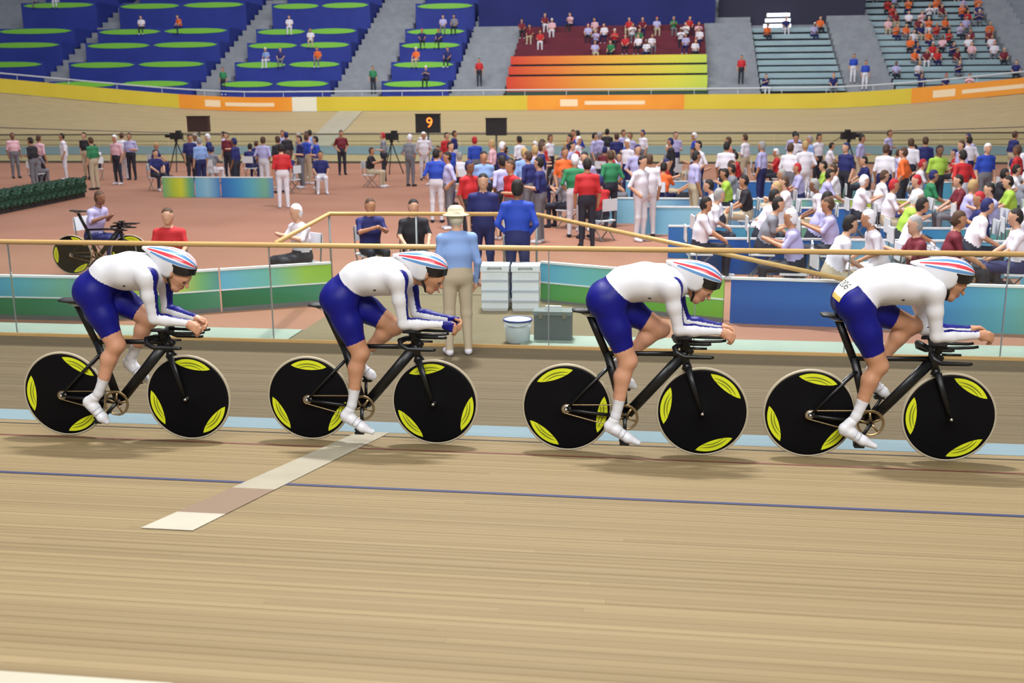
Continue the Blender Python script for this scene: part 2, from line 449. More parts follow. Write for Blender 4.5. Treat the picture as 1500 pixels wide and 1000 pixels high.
def make_bike(label, loc, rz, rots, crank, bar_dz=0.0, ext_dx=0.0):
    t = thing('track_bicycle', label, 'bicycle', loc, rz, None)
    f = G()
    f.aero((.448, 0, .300), (.822, 0, .735), .078, .082, .036, .040)        # down tube
    f.aero((.300, 0, .752), (.835, 0, .762), .036, .040, .030)              # top tube
    f.aero((.425, 0, .290), (.292, 0, .760), .072, .062, .032)              # seat tube
    f.aero((.868, 0, .668), (.832, 0, .792), .060, .062, .046)              # head tube
    f.lathe_y([(.0, -.036), (.030, -.036), (.030, .036), (.0, .036)], c=tuple(BBP), n=20)
    f.build('frame', M_carbon, t, True)
    for sd in (-1, 1):
        g = G(); g.tube([(0, sd*.058, RW), (.16, sd*.050, .315), (.40, sd*.032, .288)], [.010, .013, .013], 10); g.build('chain_stay', M_carbon, t, True)
        g = G(); g.tube([(0, sd*.058, RW), (.14, sd*.034, .485), (.318, sd*.012, .660)], [.009, .012, .013], 10); g.build('seat_stay', M_carbon, t, True)
    g = G(); g.aero((.308, 0, .700), (.165, 0, 1.030), .056, .056, .026); g.build('seat_post', M_carbon, t, True)
    # fork: crown and two flat blades
    g = G(); g.aero((.872, 0, .690), (.858, 0, .640), .060, .062, .060)
    for sd in (-1, 1):
        p = [(.874, sd*.034, .665), (.915, sd*.050, .52), (WB-.004, sd*.054, RW)]
        g.aero(p[0], p[2], .054, .022, .020, .014, 10)
        g.lathe_y([(.0, sd*.064-.004), (.013, sd*.064-.004), (.013, sd*.064+.004), (.0, sd*.064+.004)], c=(WB, 0, RW), n=14)
    g.build('fork', M_carbon, t, True)
    # saddle
    g = G(); rings = []
    for x, wd, zt, th in ((.035, .030, 1.078, .010), (.045, .062, 1.084, .028), (.09, .068, 1.086, .036), (.16, .040, 1.080, .040), (.23, .024, 1.076, .036), (.30, .017, 1.072, .028), (.315, .008, 1.066, .012)):
        rings.append([(x, wd*math.cos(a), zt-th/2+th/2*math.sin(a)) for a in np.linspace(0, 2*PI, 15)[:-1]])
    g.loft(rings); g.build('saddle', M_rubber, t, True)
    g = G(); g.tube([(.10, .02, 1.05), (.14, .02, 1.030), (.20, .02, 1.028), (.27, .02, 1.045)], .004, 6); g.tube([(.10, -.02, 1.05), (.14, -.02, 1.030), (.20, -.02, 1.028), (.27, -.02, 1.045)], .004, 6)
    g.build('saddle_rails', M_steel, t, True)
    # cockpit
    z = bar_dz
    hb = thing_part('handlebar', t)
    g = G(); g.aero((.838, 0, .785), (.862, 0, .830+z), .062, .058, .044); g.aero((.850, 0, .800+z), (.905, 0, .770+z), .050, .040, .040)
    g.build('stem', M_carbon, hb, True)
    g = G()
    for sd in (-1, 1):
        pts = [(.845, 0, .825+z), (.80, sd*.09, .845+z), (.775, sd*.180, .846+z), (.785, sd*.205, .815+z), (.84, sd*.207, .790+z), (1.02, sd*.205, .788+z), (1.045, sd*.205, .790+z)]
        g.tube(pts, [.020, .020, .023, .021, .017, .013, .010], 12)
    g.build('base_bar', M_carbon, hb, True)
    for sd in (-1, 1):
        g = G()
        for i in range(1):
            rings = []
            for q, (dx, wd) in enumerate(((-.055, .012), (-.045, .034), (0, .042), (.045, .036), (.058, .012))):
                rings.append([(.835+dx, sd*.115+wd*math.cos(a), .898+z+.010*math.sin(a)+.010*(wd*math.cos(a)/.04)**2) for a in np.linspace(0, 2*PI, 13)[:-1]])
            g.loft(rings)
            g.aero((.845, sd*.10, .895+z), (.852, sd*.07, .825+z), .05, .05, .02)
        g.build('elbow_pad', M_rubber, hb, True)
        g = G(); g.tube([(.84, sd*.085, .872+z), (1.00, sd*.068, .872+z), (1.10+ext_dx, sd*.055, .874+z), (1.135+ext_dx, sd*.053, .880+z)], [.012, .012, .011, .010], 10)
        g.tube([(.87, sd*.10, .828+z), (1.00, sd*.095, .826+z)], [.011, .009], 8)
        g.build('aero_extension', M_carbon, hb, True)
    # wheels
    make_wheel('rear_wheel', t, 0, rots[0], True); make_wheel('front_wheel', t, WB, rots[1], False)
    # drive train (right side, y<0)
    ca = np.array([math.cos(crank), 0, math.sin(crank)])
    g = G(); yb = -.048
    g.lathe_y([(.097, -.003), (.097, .003), (.080, .003), (.080, -.003), (.097, -.003)], c=(BBP[0], yb, BBP[2]), n=48)
    for k in range(5):
        a = crank+2*PI*k/5; d = np.array([math.cos(a), 0, math.sin(a)])
        g.aero(BBP+d*.012+np.array([0, yb, 0]), BBP+d*.084+np.array([0, yb, 0]), .020, .014, .006, n=8)
    g.build('chainring', M_brass, t, True)
    g = G()
    top0 = np.array([0, yb, RW+.033]); top1 = BBP+np.array([0.01, yb, .095]); bo0 = np.array([0, yb, RW-.033]); bo1 = BBP+np.array([.01, yb, -.095])
    arc = lambda c, r, a0, a1: [c+np.array([r*math.cos(a), 0, r*math.sin(a)]) for a in np.linspace(a0, a1, 9)]
    g.tube([top0, top1]+arc(BBP+np.array([0, yb, 0]), .097, PI*.45, -PI*.45)+[bo1, bo0]+arc(np.array([0, yb, RW]), .033, -PI*.55, -PI*1.45)+[top0], .0042, 6, cap=False)
    g.build('chain', M_brass, t, True)
    for sd, sg in ((-1, 1), (1, -1)):
        e = BBP+ca*CRANK*sg; g = G()
        g.aero(BBP+np.array([0, sd*.060, 0]), e+np.array([0, sd*.066, 0]), .030, .024, .014)
        o = g.build('crank_arm', M_carbon, t, True)
        g = G(); g.tube([e+np.array([0, sd*.066, 0]), e+np.array([0, sd*.145, 0])], .006, 8)
        g.box(e+np.array([-.035, min(sd*.088, sd*.145), -.009]), e+np.array([.035, max(sd*.088, sd*.145), .009]))
        g.build('pedal', M_rubber, t)
    return t
def thing_part(name, parent):
    o = bpy.data.objects.new(name, None); COL.objects.link(o); o.parent = parent; o.empty_display_size = .05; return o

# ------------------------------------------------------------------ riders
def interp(tbl, s): return float(np.interp(s, [a for a, _ in tbl], [b for _, b in tbl]))
H_TOP = [(0, .004), (.15, .030), (.3, .053), (.5, .076), (.68, .082), (.82, .072), (.92, .050), (.97, .031), (1, .006)]
H_BOT = [(0, .004), (.12, .014), (.3, .050), (.43, .098), (.52, .122), (.64, .120), (.70, .092), (.76, .040), (.84, .022), (.93, .014), (1, .004)]
H_WID = [(0, .004), (.15, .034), (.3, .062), (.5, .092), (.65, .098), (.8, .090), (.9, .066), (.96, .042), (1, .008)]
def make_helmet(parent, T, Fr):
    T = np.array(T, float); Fr = np.array(Fr, float); ax = Fr-T; L = np.linalg.norm(ax); e1 = ax/L
    e2 = np.array([0, 1.0, 0]); e3 = np.cross(e1, e2); e3 = e3 if e3[2] > 0 else -e3
    k = L/.415
    def pt(s, q, lift=0.0):
        """q in -2..2: |q|<=1 over the top (0 = crown), 1..2 down the sides"""
        w_, tp, bt = interp(H_WID, s)*k+lift, interp(H_TOP, s)*k+lift, interp(H_BOT, s)*k
        sg = 1 if q >= 0 else -1; a = abs(q)
        if a <= 1: y, z = sg*w_*math.sin(a*PI/2), tp*math.cos(a*PI/2)
        else: t_ = a-1; y, z = sg*w_*(1-.22*t_*t_), -bt*t_
        return T+e1*(s*L)+e2*y+e3*z
    S = [0, .02, .06, .12, .2, .28, .36, .44, .5, .56, .62, .68, .74, .8, .86, .91, .95, .98, 1.0]
    qs = np.concatenate([np.linspace(-2, -1, 7)[:-1], np.linspace(-1, 1, 53), np.linspace(1, 2, 7)[1:]])
    v = []; f = []; m = []
    for s in S:
        for q in qs: v.append(pt(s, q))
    n = len(qs)
    for i in range(len(S)-1):
        for j in range(n-1):
            f.append((i*n+j, i*n+j+1, (i+1)*n+j+1, (i+1)*n+j))
            a = abs(qs[j]+qs[j+1])/2; sm = (S[i]+S[i+1])/2; c = 0
            if sm > .15:
                if .10 < a < .20: c = 2
                elif .31 < a < .49: c = 1
                elif .58 < a < .76: c = 2
                elif .84 < a < 1.0 and sm > .22: c = 1
            m.append(c)
    o = mesh('helmet', v, f, [M_hwhite, M_hblue, M_hred], parent, True, m)
    so = o.modifiers.new('thickness', 'SOLIDIFY'); so.thickness = .006; so.offset = -1
    g = G()
    for sd in (-1, 1): g.tube([pt(s, sd*2.0, .001) for s in (.02, .08, .16, .24, .32, .40, .48, .54, .60, .66)], .0042, 6)
    g.build('edge_trim', M_strap, o, True)
    # visor: a dark band wrapped round the front edge
    g = G(); rings = []
    for s in np.linspace(.66, .985, 10):
        low = np.interp(s, [.66, .72, .9, .985], [.70, 1.05, 1.0, .75])
        row = []
        for q in list(np.linspace(-1, 1, 2)):
            pass
        rings.append((s, low))
    for sd in (-1, 1):
        v = []; f = []
        for s, low in rings:
            w_, bt = interp(H_WID, s)*k+.006, .060
            for t_ in np.linspace(.06, 1, 6):
                y = sd*w_*(1-.10*t_*t_); z = -(bt+.010)*low*t_
                v.append(T+e1*(s*L+.004)+e2*y+e3*z)
        for i in range(len(rings)-1):
            for j in range(5):
                q = (i*6+j, i*6+j+1, (i+1)*6+j+1, (i+1)*6+j); f.append(q if sd < 0 else q[::-1])
        g.add(v, f)
    v = []
    s, low = rings[-1]; w_ = interp(H_WID, s)*k+.006; bt = .060
    for t_ in np.linspace(.06, 1, 6):
        for c in np.linspace(-1, 1, 7):
            v.append(T+e1*(s*L+.004+.010*(1-c*c))+e2*(c*w_*(1-.10*t_*t_))+e3*(-(bt+.010)*low*t_))
    g.add(v, [(i*7+j, i*7+j+1, (i+1)*7+j+1, (i+1)*7+j) for i in range(5) for j in range(6)])
    g.build('visor', M_visor, o, True)
    return o, T, e1, e3, L
def make_rider(label, loc, rz, d):
    t = thing('person', label, 'person', loc, rz)
    B = Body(); hx, hz = d['hip']
    hipc = np.array([hx, 0, hz])
    # trunk along the back curve
    bk = d['back']                                  # back line points (x,z), thickness radius below
    for sd in (-1, 1):
        B.cone((hx-.015, sd*.070, hz+.005), (hx+.03, sd*.075, hz+.01), .122, .118, 'trunk', .05)
    prev = None
    for i, (x, z, r) in enumerate(bk):
        p = np.array([x, 0, z-r]); sy = (1.22, 1.2, 1.25, 1.32, 1.30)[i]
        if prev is not None: B.cone(prev[0], p, prev[1], r, 'trunk', .06, sy)
        prev = (p, r)
    ux, uz = d['upper']
    for sd in (-1, 1):
        sh = np.array(d['sh'][0 if sd < 0 else 1], float)
        B.cone((ux, sd*.05, uz), (sh[0]-.03, sd*.15, sh[2]+.005), .095, .072, 'trunk', .06)
        B.ball((sh[0]-.004, sh[1], sh[2]-.005), .066, 'arm%d' % sd, .04)
        el = np.array(d['el'][0 if sd < 0 else 1], float); wr = np.array(d['wr'][0 if sd < 0 else 1], float)
        mid = sh*.55+el*.45+np.array([-.008, 0, 0])
        B.cone(sh, mid, .058, .053, 'arm%d' % sd, .04); B.cone(mid, el, .053, .040, 'arm%d' % sd, .03)
        fm = el*.65+wr*.35; B.cone(el, fm, .041, .043, 'fore%d' % sd, .025); B.cone(fm, wr, .043, .028, 'fore%d' % sd, .02)
        # hand closed round the end of the extension
        hd = np.array([math.cos(d['hp']), 0, math.sin(d['hp'])]); dn = np.array([-hd[2], 0, hd[0]])*-1
        kn = wr+hd*.078+np.array([0, -sd*.004, 0])
        B.cone(wr, wr+hd*.03, .027, .029, 'hand', .015); 
        for j in range(4):
            yy = sd*(.012 if sd > 0 else .012)
            zz = (.020-.0145*j)
            a0 = wr+hd*.028-dn*(zz*.8); a1 = kn-dn*zz*1.1+np.array([0, sd*.012, 0])
            B.cone(a0, a1, .017, .0125, 'hand', .012)
            lg = (.034, .038, .036, .028)[j]
            k1 = a1+hd*lg*.8+dn*.012+np.array([0, -sd*.006, 0]); k2 = k1+dn*.020+hd*.006+np.array([0, -sd*.022, 0])
            k3 = k2-hd*.020+dn*.006+np.array([0, -sd*.010, 0])
            B.cone(a1, k1, .0105, .0098, 'finger', .005); B.cone(k1, k2, .0098, .009, 'finger', .004); B.cone(k2, k3, .009, .0085, 'finger', .004)
        th0 = wr+hd*.022+np.array([0, -sd*.018, .012]); th1 = th0+hd*.040+np.array([0, -sd*.012, .012]); th2 = th1+hd*.032-np.array([0, 0, .006])
        B.cone(th0, th1, .014, .0115, 'hand', .008); B.cone(th1, th2, .0112, .0095, 'finger', .005)
        # leg
        q = d['near'] if sd < 0 else d['far']; ly = sd*.088
        hp = np.array([hx+.012, ly, hz-.01]); kn_ = np.array([q['knee'][0], sd*.100, q['knee'][1]]); an = np.array([q['ankle'][0], sd*.118, q['ankle'][1]])
        ax = kn_-hp; ax /= np.linalg.norm(ax); fr = np.array([-ax[2], 0, ax[0]]); fr = fr if fr[0]*1+fr[2]*.3 > 0 else -fr
        m1 = hp+(kn_-hp)*.45
        B.cone(hp, m1+fr*.006, .112, .094, 'thigh', .05); B.cone(m1+fr*.006, kn_, .094, .060, 'thigh', .04)
        B.cone(hp+(kn_-hp)*.30-fr*.03, kn_-ax*.06-fr*.014, .078, .050, 'thigh', .04)
        sx = an-kn_; sl = np.linalg.norm(sx); sx /= sl; bk_ = np.array([sx[2], 0, -sx[0]]); bk_ = bk_ if bk_[0] < 0 else -bk_
        B.ball(kn_-bk_*.010, .058, 'knee', .03)
        c1 = kn_+sx*sl*.30+bk_*.016
        B.cone(kn_, c1, .052, .056, 'shin', .03); B.cone(c1, kn_+sx*sl*.68+bk_*.006, .056, .039, 'shin', .03); B.cone(kn_+sx*sl*.66, an, .039, .034, 'shin', .02)
        B.cone(kn_+sx*.03-bk_*.014, an-sx*.05-bk_*.004, .036, .028, 'shin', .02)
        he = np.array([q['heel'][0], sd*.12, q['heel'][1]]); to = np.array([q['toe'][0], sd*.118, q['toe'][1]])
        fd = to-he; fd /= np.linalg.norm(fd); fu = np.array([-fd[2], 0, fd[0]])
        B.cone(he+fd*.035+fu*.028, he+fd*.17+fu*.012, .026, .018, 'foot', .02)
        B.cone(an, he+fd*.055+fu*.030, .034, .030, 'foot', .02)
        # shoe, a piece of clothing over the foot
        S = Body()
        S.cone(he+fd*.030+fu*.026, he+fd*.085+fu*.030, .035, .037, 's', .02); S.cone(he+fd*.085+fu*.026, he+fd*.19+fu*.006, .039, .036, 's', .025, 1.08)
        S.cone(he+fd*.19+fu*.004, to-fd*.022+fu*.002, .036, .020, 's', .02, 1.25); S.cone(he+fd*.035+fu*.045, (he+fd*.05+fu*.06)*.55+an*.45, .036, .0385, 's', .02)
        S.cone(he+fd*.025-fu*.002, he+fd*.21-fu*.018, .014, .012, 's', .01, 1.6)
        so = S.build('shoe', .007, [M_shoe], lambda C, tg, tt, wh: np.zeros(len(C), int), t)
        for f_, rr in ((.115, .0405), (.150, .0395)):
            g = G(); c = he+fd*f_+fu*(.024-.16*(f_-.085)); g.tube([c+np.array([0, rr*1.08*math.cos(a), 0])+(fu*.98+fd*.18)*rr*math.sin(a) for a in np.linspace(-.25, PI+.25, 15)], .0035, 6)
            g.build('strap', mat('shoe_strap', (176, 178, 188), .5), so, True)
        if sd < 0:
            g = G(); c = he+fd*.075+fu*.030
            for a in (-.016, 0, .016):
                p0 = c+fd*(a-.006)-fu*.004; p1 = c+fd*(a+.012)+fu*.016
                g.aero(p0+np.array([0, -.0385, 0]), p1+np.array([0, -.0365, 0]), .006, .006, .006, n=6)
            g.build('shoe_mark', M_suitB, so)
        g = G(); c = he+fd*.175-fu*.034; g.aero(c-fd*.035, c+fd*.03, .016, .016, .05, n=10); g.build('cleat', M_rubber, so)
    # head, looking down the track
    ph = d['look']; e1 = np.array([math.cos(ph), 0, -math.sin(ph)]); e3 = np.array([math.sin(ph), 0, math.cos(ph)]); c = np.array([d['head'][0], 0, d['head'][1]]); Y = np.array([0, 1.0, 0])
    B.cone((d['neck'][0], 0, d['neck'][1]), c-e1*.035-e3*.045, .068, .058, 'neck', .03)
    B.cone(c-e1*.02+e3*.028, c+e1*.012+e3*.028, .090, .088, 'head', .03, .86)
    B.cone(c+e1*.035-e3*.015, c+e1*.040-e3*.070, .062, .046, 'head', .03, .95)
    B.cone(c+e1*.050-e3*.092, c+e1*.064-e3*.098, .028, .022, 'head', .02, 1.2)             # chin
    B.cone(c+e1*.088+e3*.012, c+e1*.116-e3*.026, .009, .014, 'head', .012)                   # nose
    B.ball(c+e1*.094-e3*.052, .010, 'lip', .006, 2.0); B.ball(c+e1*.091-e3*.066, .010, 'lip', .006, 1.8)
    B.cone(c+e1*.080+e3*.022+Y*.03, c+e1*.080+e3*.022-Y*.03, .018, .018, 'head', .015)       # brow
    for sd in (-1, 1):
        B.ball(c+e1*.084+e3*.004+Y*sd*.032, .011, 'eye', .006)
        B.cone(c-e1*.010+Y*sd*.080-e3*.005, c-e1*.018+Y*sd*.084+e3*.026, .012, .014, 'head', .006)  # ear
    (wx0, wz0), (wx1, wz1) = d['waist']
    nv = np.array([-(wz1-wz0), (wx1-wx0)]); nv /= np.linalg.norm(nv)
    if nv[0] > 0: nv = -nv
    stripe_up = d.get('stripe_up', True); glove = d.get('glove', False)
    shN, elN, wrN = d['sh'], d['el'], d['wr']
    def rule(C, tg, tt, who):
        mi = np.zeros(len(C), int)              # 0 skin 1 white 2 blue 3 lip 4 eye 5 collar
        below = ((C[:, 0]-wx0)*nv[0]+(C[:, 2]-wz0)*nv[1]) > 0
        tr = tg == 'trunk'; mi[tr] = np.where(below[tr], 2, 1)
        th = np.isin(tg, ['thigh', 'knee', 'shin'])
        mi[th] = 0
        for sd in (-1, 1):
            q = d['near'] if sd < 0 else d['far']; side = C[:, 1]*sd > 0
            hp = np.array([hx, hz]); kn = np.array(q['knee']); u = (kn-hp)/np.linalg.norm(kn-hp)
            s = (C[:, 0]-hp[0])*u[0]+(C[:, 2]-hp[1])*u[1]
            m = th & side & (s < np.linalg.norm(kn-hp)*q.get('hem', .80)) & ~((tg == 'shin')); mi[m] = np.where(below[m] | (s[m] > .10), 2, 1)
            an = np.array(q['ankle']); v = (an-kn)/np.linalg.norm(an-kn); s2 = (C[:, 0]-kn[0])*v[0]+(C[:, 2]-kn[1])*v[1]
            mi[th & side & (tg == 'shin') & (s2 > np.linalg.norm(an-kn)-.125)] = 1
            mi[(tg == 'foot') & side] = 1
            i = 0 if sd < 0 else 1
            for nm, a, b, dr, lo in (('arm%d' % sd, shN[i], elN[i], np.array([.92, -sd*.30, .1]), .60), ('fore%d' % sd, elN[i], wrN[i], np.array([.0, -sd*.25, 1.0]), .66)):
                m = tg == nm; mi[m] = 1
                if nm[0] == 'a' and not stripe_up: continue
                a = np.array(a, float); b = np.array(b, float); u3 = (b-a)/np.linalg.norm(b-a); P = C-a; P = P-(P@u3)[:, None]*u3
                P /= np.linalg.norm(P, axis=1)[:, None]+1e-9; dr = dr-(dr@u3)*u3; dr /= np.linalg.norm(dr)
                cs = P@dr; mi[m & (cs > lo)] = 2
        if glove: mi[tg == 'hand'] = 2
        mi[tg == 'lip'] = 3; mi[tg == 'eye'] = 4
        return mi
    bo = B.build('body', .0068, [d.get('skin', M_skin), M_suitW, M_suitB, mat('lips', (150, 84, 76), .5), mat('eye', (60, 50, 46), .3)], rule, t)
    he, T, a1, a3, L = make_helmet(t, (d['tail'][0], 0, d['tail'][1]), (d['front'][0], 0, d['front'][1]))
    g = G()                                         # chin strap
    for sd in (-1, 1):
        p0 = T+a1*(L*.60)-a3*.10+Y*sd*.078; p1 = c+e1*.012-e3*.075+Y*sd*.058; p2 = c+e1*.034-e3*.116+Y*sd*.02
        g.tube([p0, (p0+p1)/2+Y*sd*.004, p1, p2, c+e1*.038-e3*.120], [.009, .009, .009, .008, .007], 8)
    g.build('chin_strap', M_strap, he, True)
    return t, B
RIDERS = [
 dict(o=(-4.481, -.799), rz=1.75, hip=(.325, 1.14), back=[(.315, 1.300, .115), (.445, 1.394, .118), (.60, 1.428, .13), (.72, 1.412, .122), (.79, 1.375, .098)], upper=(.725, 1.295),
      sh=[(.815, -.175, 1.285), (.80, .175, 1.28)], el=[(.825, -.135, .968), (.81, .13, .985)], wr=[(1.045, -.075, .928), (1.04, .075, .937)], hp=-.50,
      near=dict(knee=(.495, .755), ankle=(.335, .385), heel=(.205, .315), toe=(.400, .145), hem=.80), far=dict(knee=(.682, .918), ankle=(.505, .625), heel=(.440, .590), toe=(.655, .435), hem=.78),
      head=(.962, 1.281), look=.70, neck=(.825, 1.305), waist=((.344, 1.308), (.549, 1.173)), tail=(.713, 1.474), front=(1.112, 1.324), skin=M_skin,
      crank=227, rots=(60, 79), bar=(-.025, .03), lab='cyclist in white and blue suit, bare hands, riding last behind the blue-gloved rider',
      blab='black track bicycle with disc wheels under the last rider of the line'),
 dict(o=(-2.624, -.535), rz=-.06, hip=(.282, 1.125), back=[(.305, 1.300, .115), (.424, 1.388, .118), (.56, 1.422, .13), (.69, 1.417, .125), (.765, 1.383, .098)], upper=(.70, 1.30),
      sh=[(.775, -.175, 1.30), (.77, .175, 1.295)], el=[(.795, -.135, .965), (.83, .13, .99)], wr=[(1.07, -.075, .955), (1.08, .075, .965)], hp=-.24,
      near=dict(knee=(.447, .725), ankle=(.372, .345), heel=(.275, .245), toe=(.540, .126), hem=.80), far=dict(knee=(.668, .892), ankle=(.335, .60), heel=(.250, .545), toe=(.466, .435), hem=.74),
      head=(.972, 1.303), look=.575, neck=(.805, 1.325), waist=((.306, 1.310), (.466, 1.158)), tail=(.696, 1.452), front=(1.101, 1.360), skin=M_skinB, glove=True,
      crank=267, rots=(88, 102), bar=(0, -.02), lab='cyclist in white and blue suit wearing blue fingerless gloves',
      blab='black track bicycle with disc wheels under the rider in blue gloves'),
 dict(o=(-.631, -.604), rz=.02, hip=(.275, 1.15), back=[(.305, 1.306, .115), (.41, 1.380, .118), (.55, 1.411, .128), (.69, 1.392, .122), (.765, 1.36, .098)], upper=(.70, 1.285),
      sh=[(.745, -.175, 1.275), (.75, .175, 1.27)], el=[(.80, -.135, .968), (.85, .13, .975)], wr=[(1.088, -.075, .950), (1.095, .075, .953)], hp=-.38,
      near=dict(knee=(.446, .725), ankle=(.365, .35), heel=(.277, .258), toe=(.550, .145), hem=.80), far=dict(knee=(.673, .922), ankle=(.315, .630), heel=(.235, .565), toe=(.455, .440), hem=.74),
      head=(.935, 1.265), look=.733, neck=(.79, 1.295), waist=((.286, 1.314), (.447, 1.159)), tail=(.700, 1.433), front=(1.089, 1.291), skin=M_skin,
      crank=275, rots=(110, 51), bar=(0, .0), lab='cyclist in white and blue suit, bare hands, head lowest, right behind the bib wearer',
      blab='black track bicycle with disc wheels right behind the leading bicycle'),
 dict(o=(1.127, -.466), rz=1.96, hip=(.25, 1.16), back=[(.262, 1.335, .118), (.35, 1.398, .12), (.52, 1.431, .132), (.66, 1.414, .125), (.765, 1.365, .10)], upper=(.69, 1.29),
      sh=[(.765, -.175, 1.285), (.74, .175, 1.28)], el=[(.81, -.135, .955), (.80, .13, .95)], wr=[(1.10, -.075, .960), (1.09, .075, .965)], hp=-.06,
      near=dict(knee=(.443, .729), ankle=(.300, .34), heel=(.178, .225), toe=(.465, .108), hem=.80), far=dict(knee=(.70, .985), ankle=(.385, .66), heel=(.310, .585), toe=(.530, .460), hem=.72),
      head=(.912, 1.316), look=.49, neck=(.79, 1.315), waist=((.203, 1.362), (.406, 1.134)), tail=(.631, 1.452), front=(1.060, 1.376), skin=M_skinB, stripe_up=False,
      crank=247, rots=(79, 59), bar=(-.01, -.01), lab='cyclist leading the line with a white number bib on the lower back',
      blab='black track bicycle with disc wheels leading the line under the bib wearer'),
]
def text_mesh(body, size, name, m, parent):
    cu = bpy.data.curves.new(name, 'FONT'); cu.body = body; cu.size = size; cu.align_x = 'CENTER'; cu.align_y = 'CENTER'
    tmp = bpy.data.objects.new(name, cu); COL.objects.link(tmp)
    me = bpy.data.meshes.new_from_object(tmp); bpy.data.objects.remove(tmp)
    me.materials.clear(); me.materials.append(m)
    o = bpy.data.objects.new(name, me); return link(o, parent)
def sole(q):
    he = np.array(q['heel']); to = np.array(q['toe']); fd = (to-he)/np.linalg.norm(to-he); fu = np.array([-fd[1], fd[0]])
    return he+fd*.185-fu*.043
for d in RIDERS:                          # put both feet on the pedals
    bb = np.array([BBP[0], BBP[2]]); v = sole(d['near'])-bb; a = math.atan2(v[1], v[0]); d['crank'] = math.degrees(a)
    for key, sg in (('near', 1), ('far', -1)):
        q = d[key]; sh = bb+sg*CRANK*np.array([math.cos(a), math.sin(a)])-sole(q)
        for nm, kk in (('heel', 1), ('toe', 1), ('ankle', .9)): q[nm] = tuple(np.array(q[nm])+sh*kk)
for i, d in enumerate(RIDERS):
    rz = math.radians(d['rz']); x, y = d['o']; z = -BANK*y
    pit = math.atan(BANK*math.sin(rz))
    for k, t in enumerate((make_bike(d['blab'], (x, y, z), rz, d['rots'], math.radians(d['crank']), *d['bar']), None)):
        if t: t.rotation_euler = (0, pit, rz); t['group'] = 'team pursuit bicycles'
    r, B = make_rider(d['lab'], (x, y, z), rz, d); r.rotation_euler = (0, pit, rz); r['group'] = 'team pursuit riders'
    # small dark maker's mark on the flank
    bme = [c for c in r.children if c.name.startswith('body')][0].data
    bvh = BVHTree.FromPolygons([v.co for v in bme.vertices], [tuple(p.vertices) for p in bme.polygons])
    P0 = np.array([d['back'][3][0]-.10, -.165, d['back'][3][1]-.20])
    if i == 3:
        # number bib moulded over the lower back, sampled on the body surface
        nrm = np.array([-.75, -.30, .60]); nrm /= np.linalg.norm(nrm)
        bu = np.array([.62, 0, .78]); bu = bu-(bu@nrm)*nrm; bu /= np.linalg.norm(bu); br = np.cross(bu, nrm)
        c0 = np.array([.215, -.045, 1.262])
        def bib(u, v, lift=0.0):
            q = c0+br*u+bu*v+nrm*.3; h = bvh.ray_cast(Vector(q), Vector(-nrm))[0]; return np.array(h)+nrm*(.003+lift)
        g = G(); N = 8; v = []
        for a in range(N+1):
            for b in range(N+1): v.append(bib(-.085+.17*a/N, -.080+.16*b/N))
        g.add(v, [(a*(N+1)+b, (a+1)*(N+1)+b, (a+1)*(N+1)+b+1, a*(N+1)+b+1) for a in range(N) for b in range(N)])
        bo = g.build('number_bib', [mat('bib_white', (236, 236, 226), .6)], r, True)
        g = G(); v = []
        for a in range(N+1):
            for b in range(3): v.append(bib(-.085+.17*a/N, -.112+.034*b/2))
        g.add(v, [(a*3+b, (a+1)*3+b, (a+1)*3+b+1, a*3+b+1) for a in range(N) for b in range(2)])
        g.build('bib_footer', [mat('bib_yellow', (218, 190, 96), .6)], bo, True)
        tx = text_mesh('206', .085, 'bib_digits', mat('bib_ink', (36, 40, 46), .6), bo)
        for vv in tx.data.vertices:
            p = bib(vv.co.x, vv.co.y+.005, .003); vv.co = p
    g = G(); p = np.array(bvh.ray_cast(Vector((P0[0], -.6, P0[2])), Vector((0, 1, 0)))[0])
    g.add([p+np.array([a, -.003, b]) for a, b in ((-.010, -.008), (.010, -.008), (.010, .008), (-.010, .008))], [(0, 1, 2, 3)])
    g.build('suit_mark', M_strap, r)

# ------------------------------------------------------------------ barriers and rails
def tube_obj(name, pts, r, m, parent, n=10):
    g = G(); g.tube(pts, r, n); return g.build(name, m, parent, True)
BY = 3.74
bar = thing('trackside_barrier', 'long glass barrier with round wooden handrail along the inner edge of the track', 'barrier', (0, BY, ZF))
RX0, RX1 = -21.0, 12.0
tube_obj('handrail', [(RX0, 0, 1.155), (RX1, 0, 1.155)], .030, M_rail, bar, 14)
g = G(); g.box((RX0, -.035, -.026), (RX1, .0, .030)); g.build('wooden_sill', M_rail, bar)
g = G(); g.box((RX0, .0, -.026), (RX1, .012, .014)); g.build('dark_channel', M_dark, bar)
xx = RX0; first = None
while xx < RX1-.5:
    if first is None:
        g = G(); g.box((0, .002, .014), (1.63, .012, 1.13)); first = g.build('glass_pane', M_glass, bar); first.location.x = xx
        g = G(); g.box((-.006, .0, .014), (.006, .02, 1.13)); fp = g.build('post', mat('post_steel', (150, 158, 158), .4, metal=.5), bar); fp.location.x = xx-.01
    else:
        for o in (first, fp):
            c = o.copy(); COL.objects.link(c); c.parent = bar; c.location.x = xx-(.01 if o is fp else 0)
    xx += 1.65
# pale green kerb behind the glass, open at the tunnel head
for a, b, lb in ((RX0, -4.35, 'long pale green kerb beside the left advertising boards'), (-1.55, RX1, 'long pale green kerb beside the white bucket')):
    g = G(); g.box((a, BY+.03, ZF-.026), (b, BY+.60, ZF+.02)); tag(g.build('kerb', M_palegreen), kind='structure')
# tunnel-head floor of wood
g = G(); g.box((-4.35, BY+.02, ZF-.03), (-.2, 7.7, ZF+.004)); tag(g.build('tunnel_floor', noisy('ramp_wood', (116, 104, 80), (128, 115, 90), (.3, 8, 8), 3, .7, spec=.2)), kind='structure')
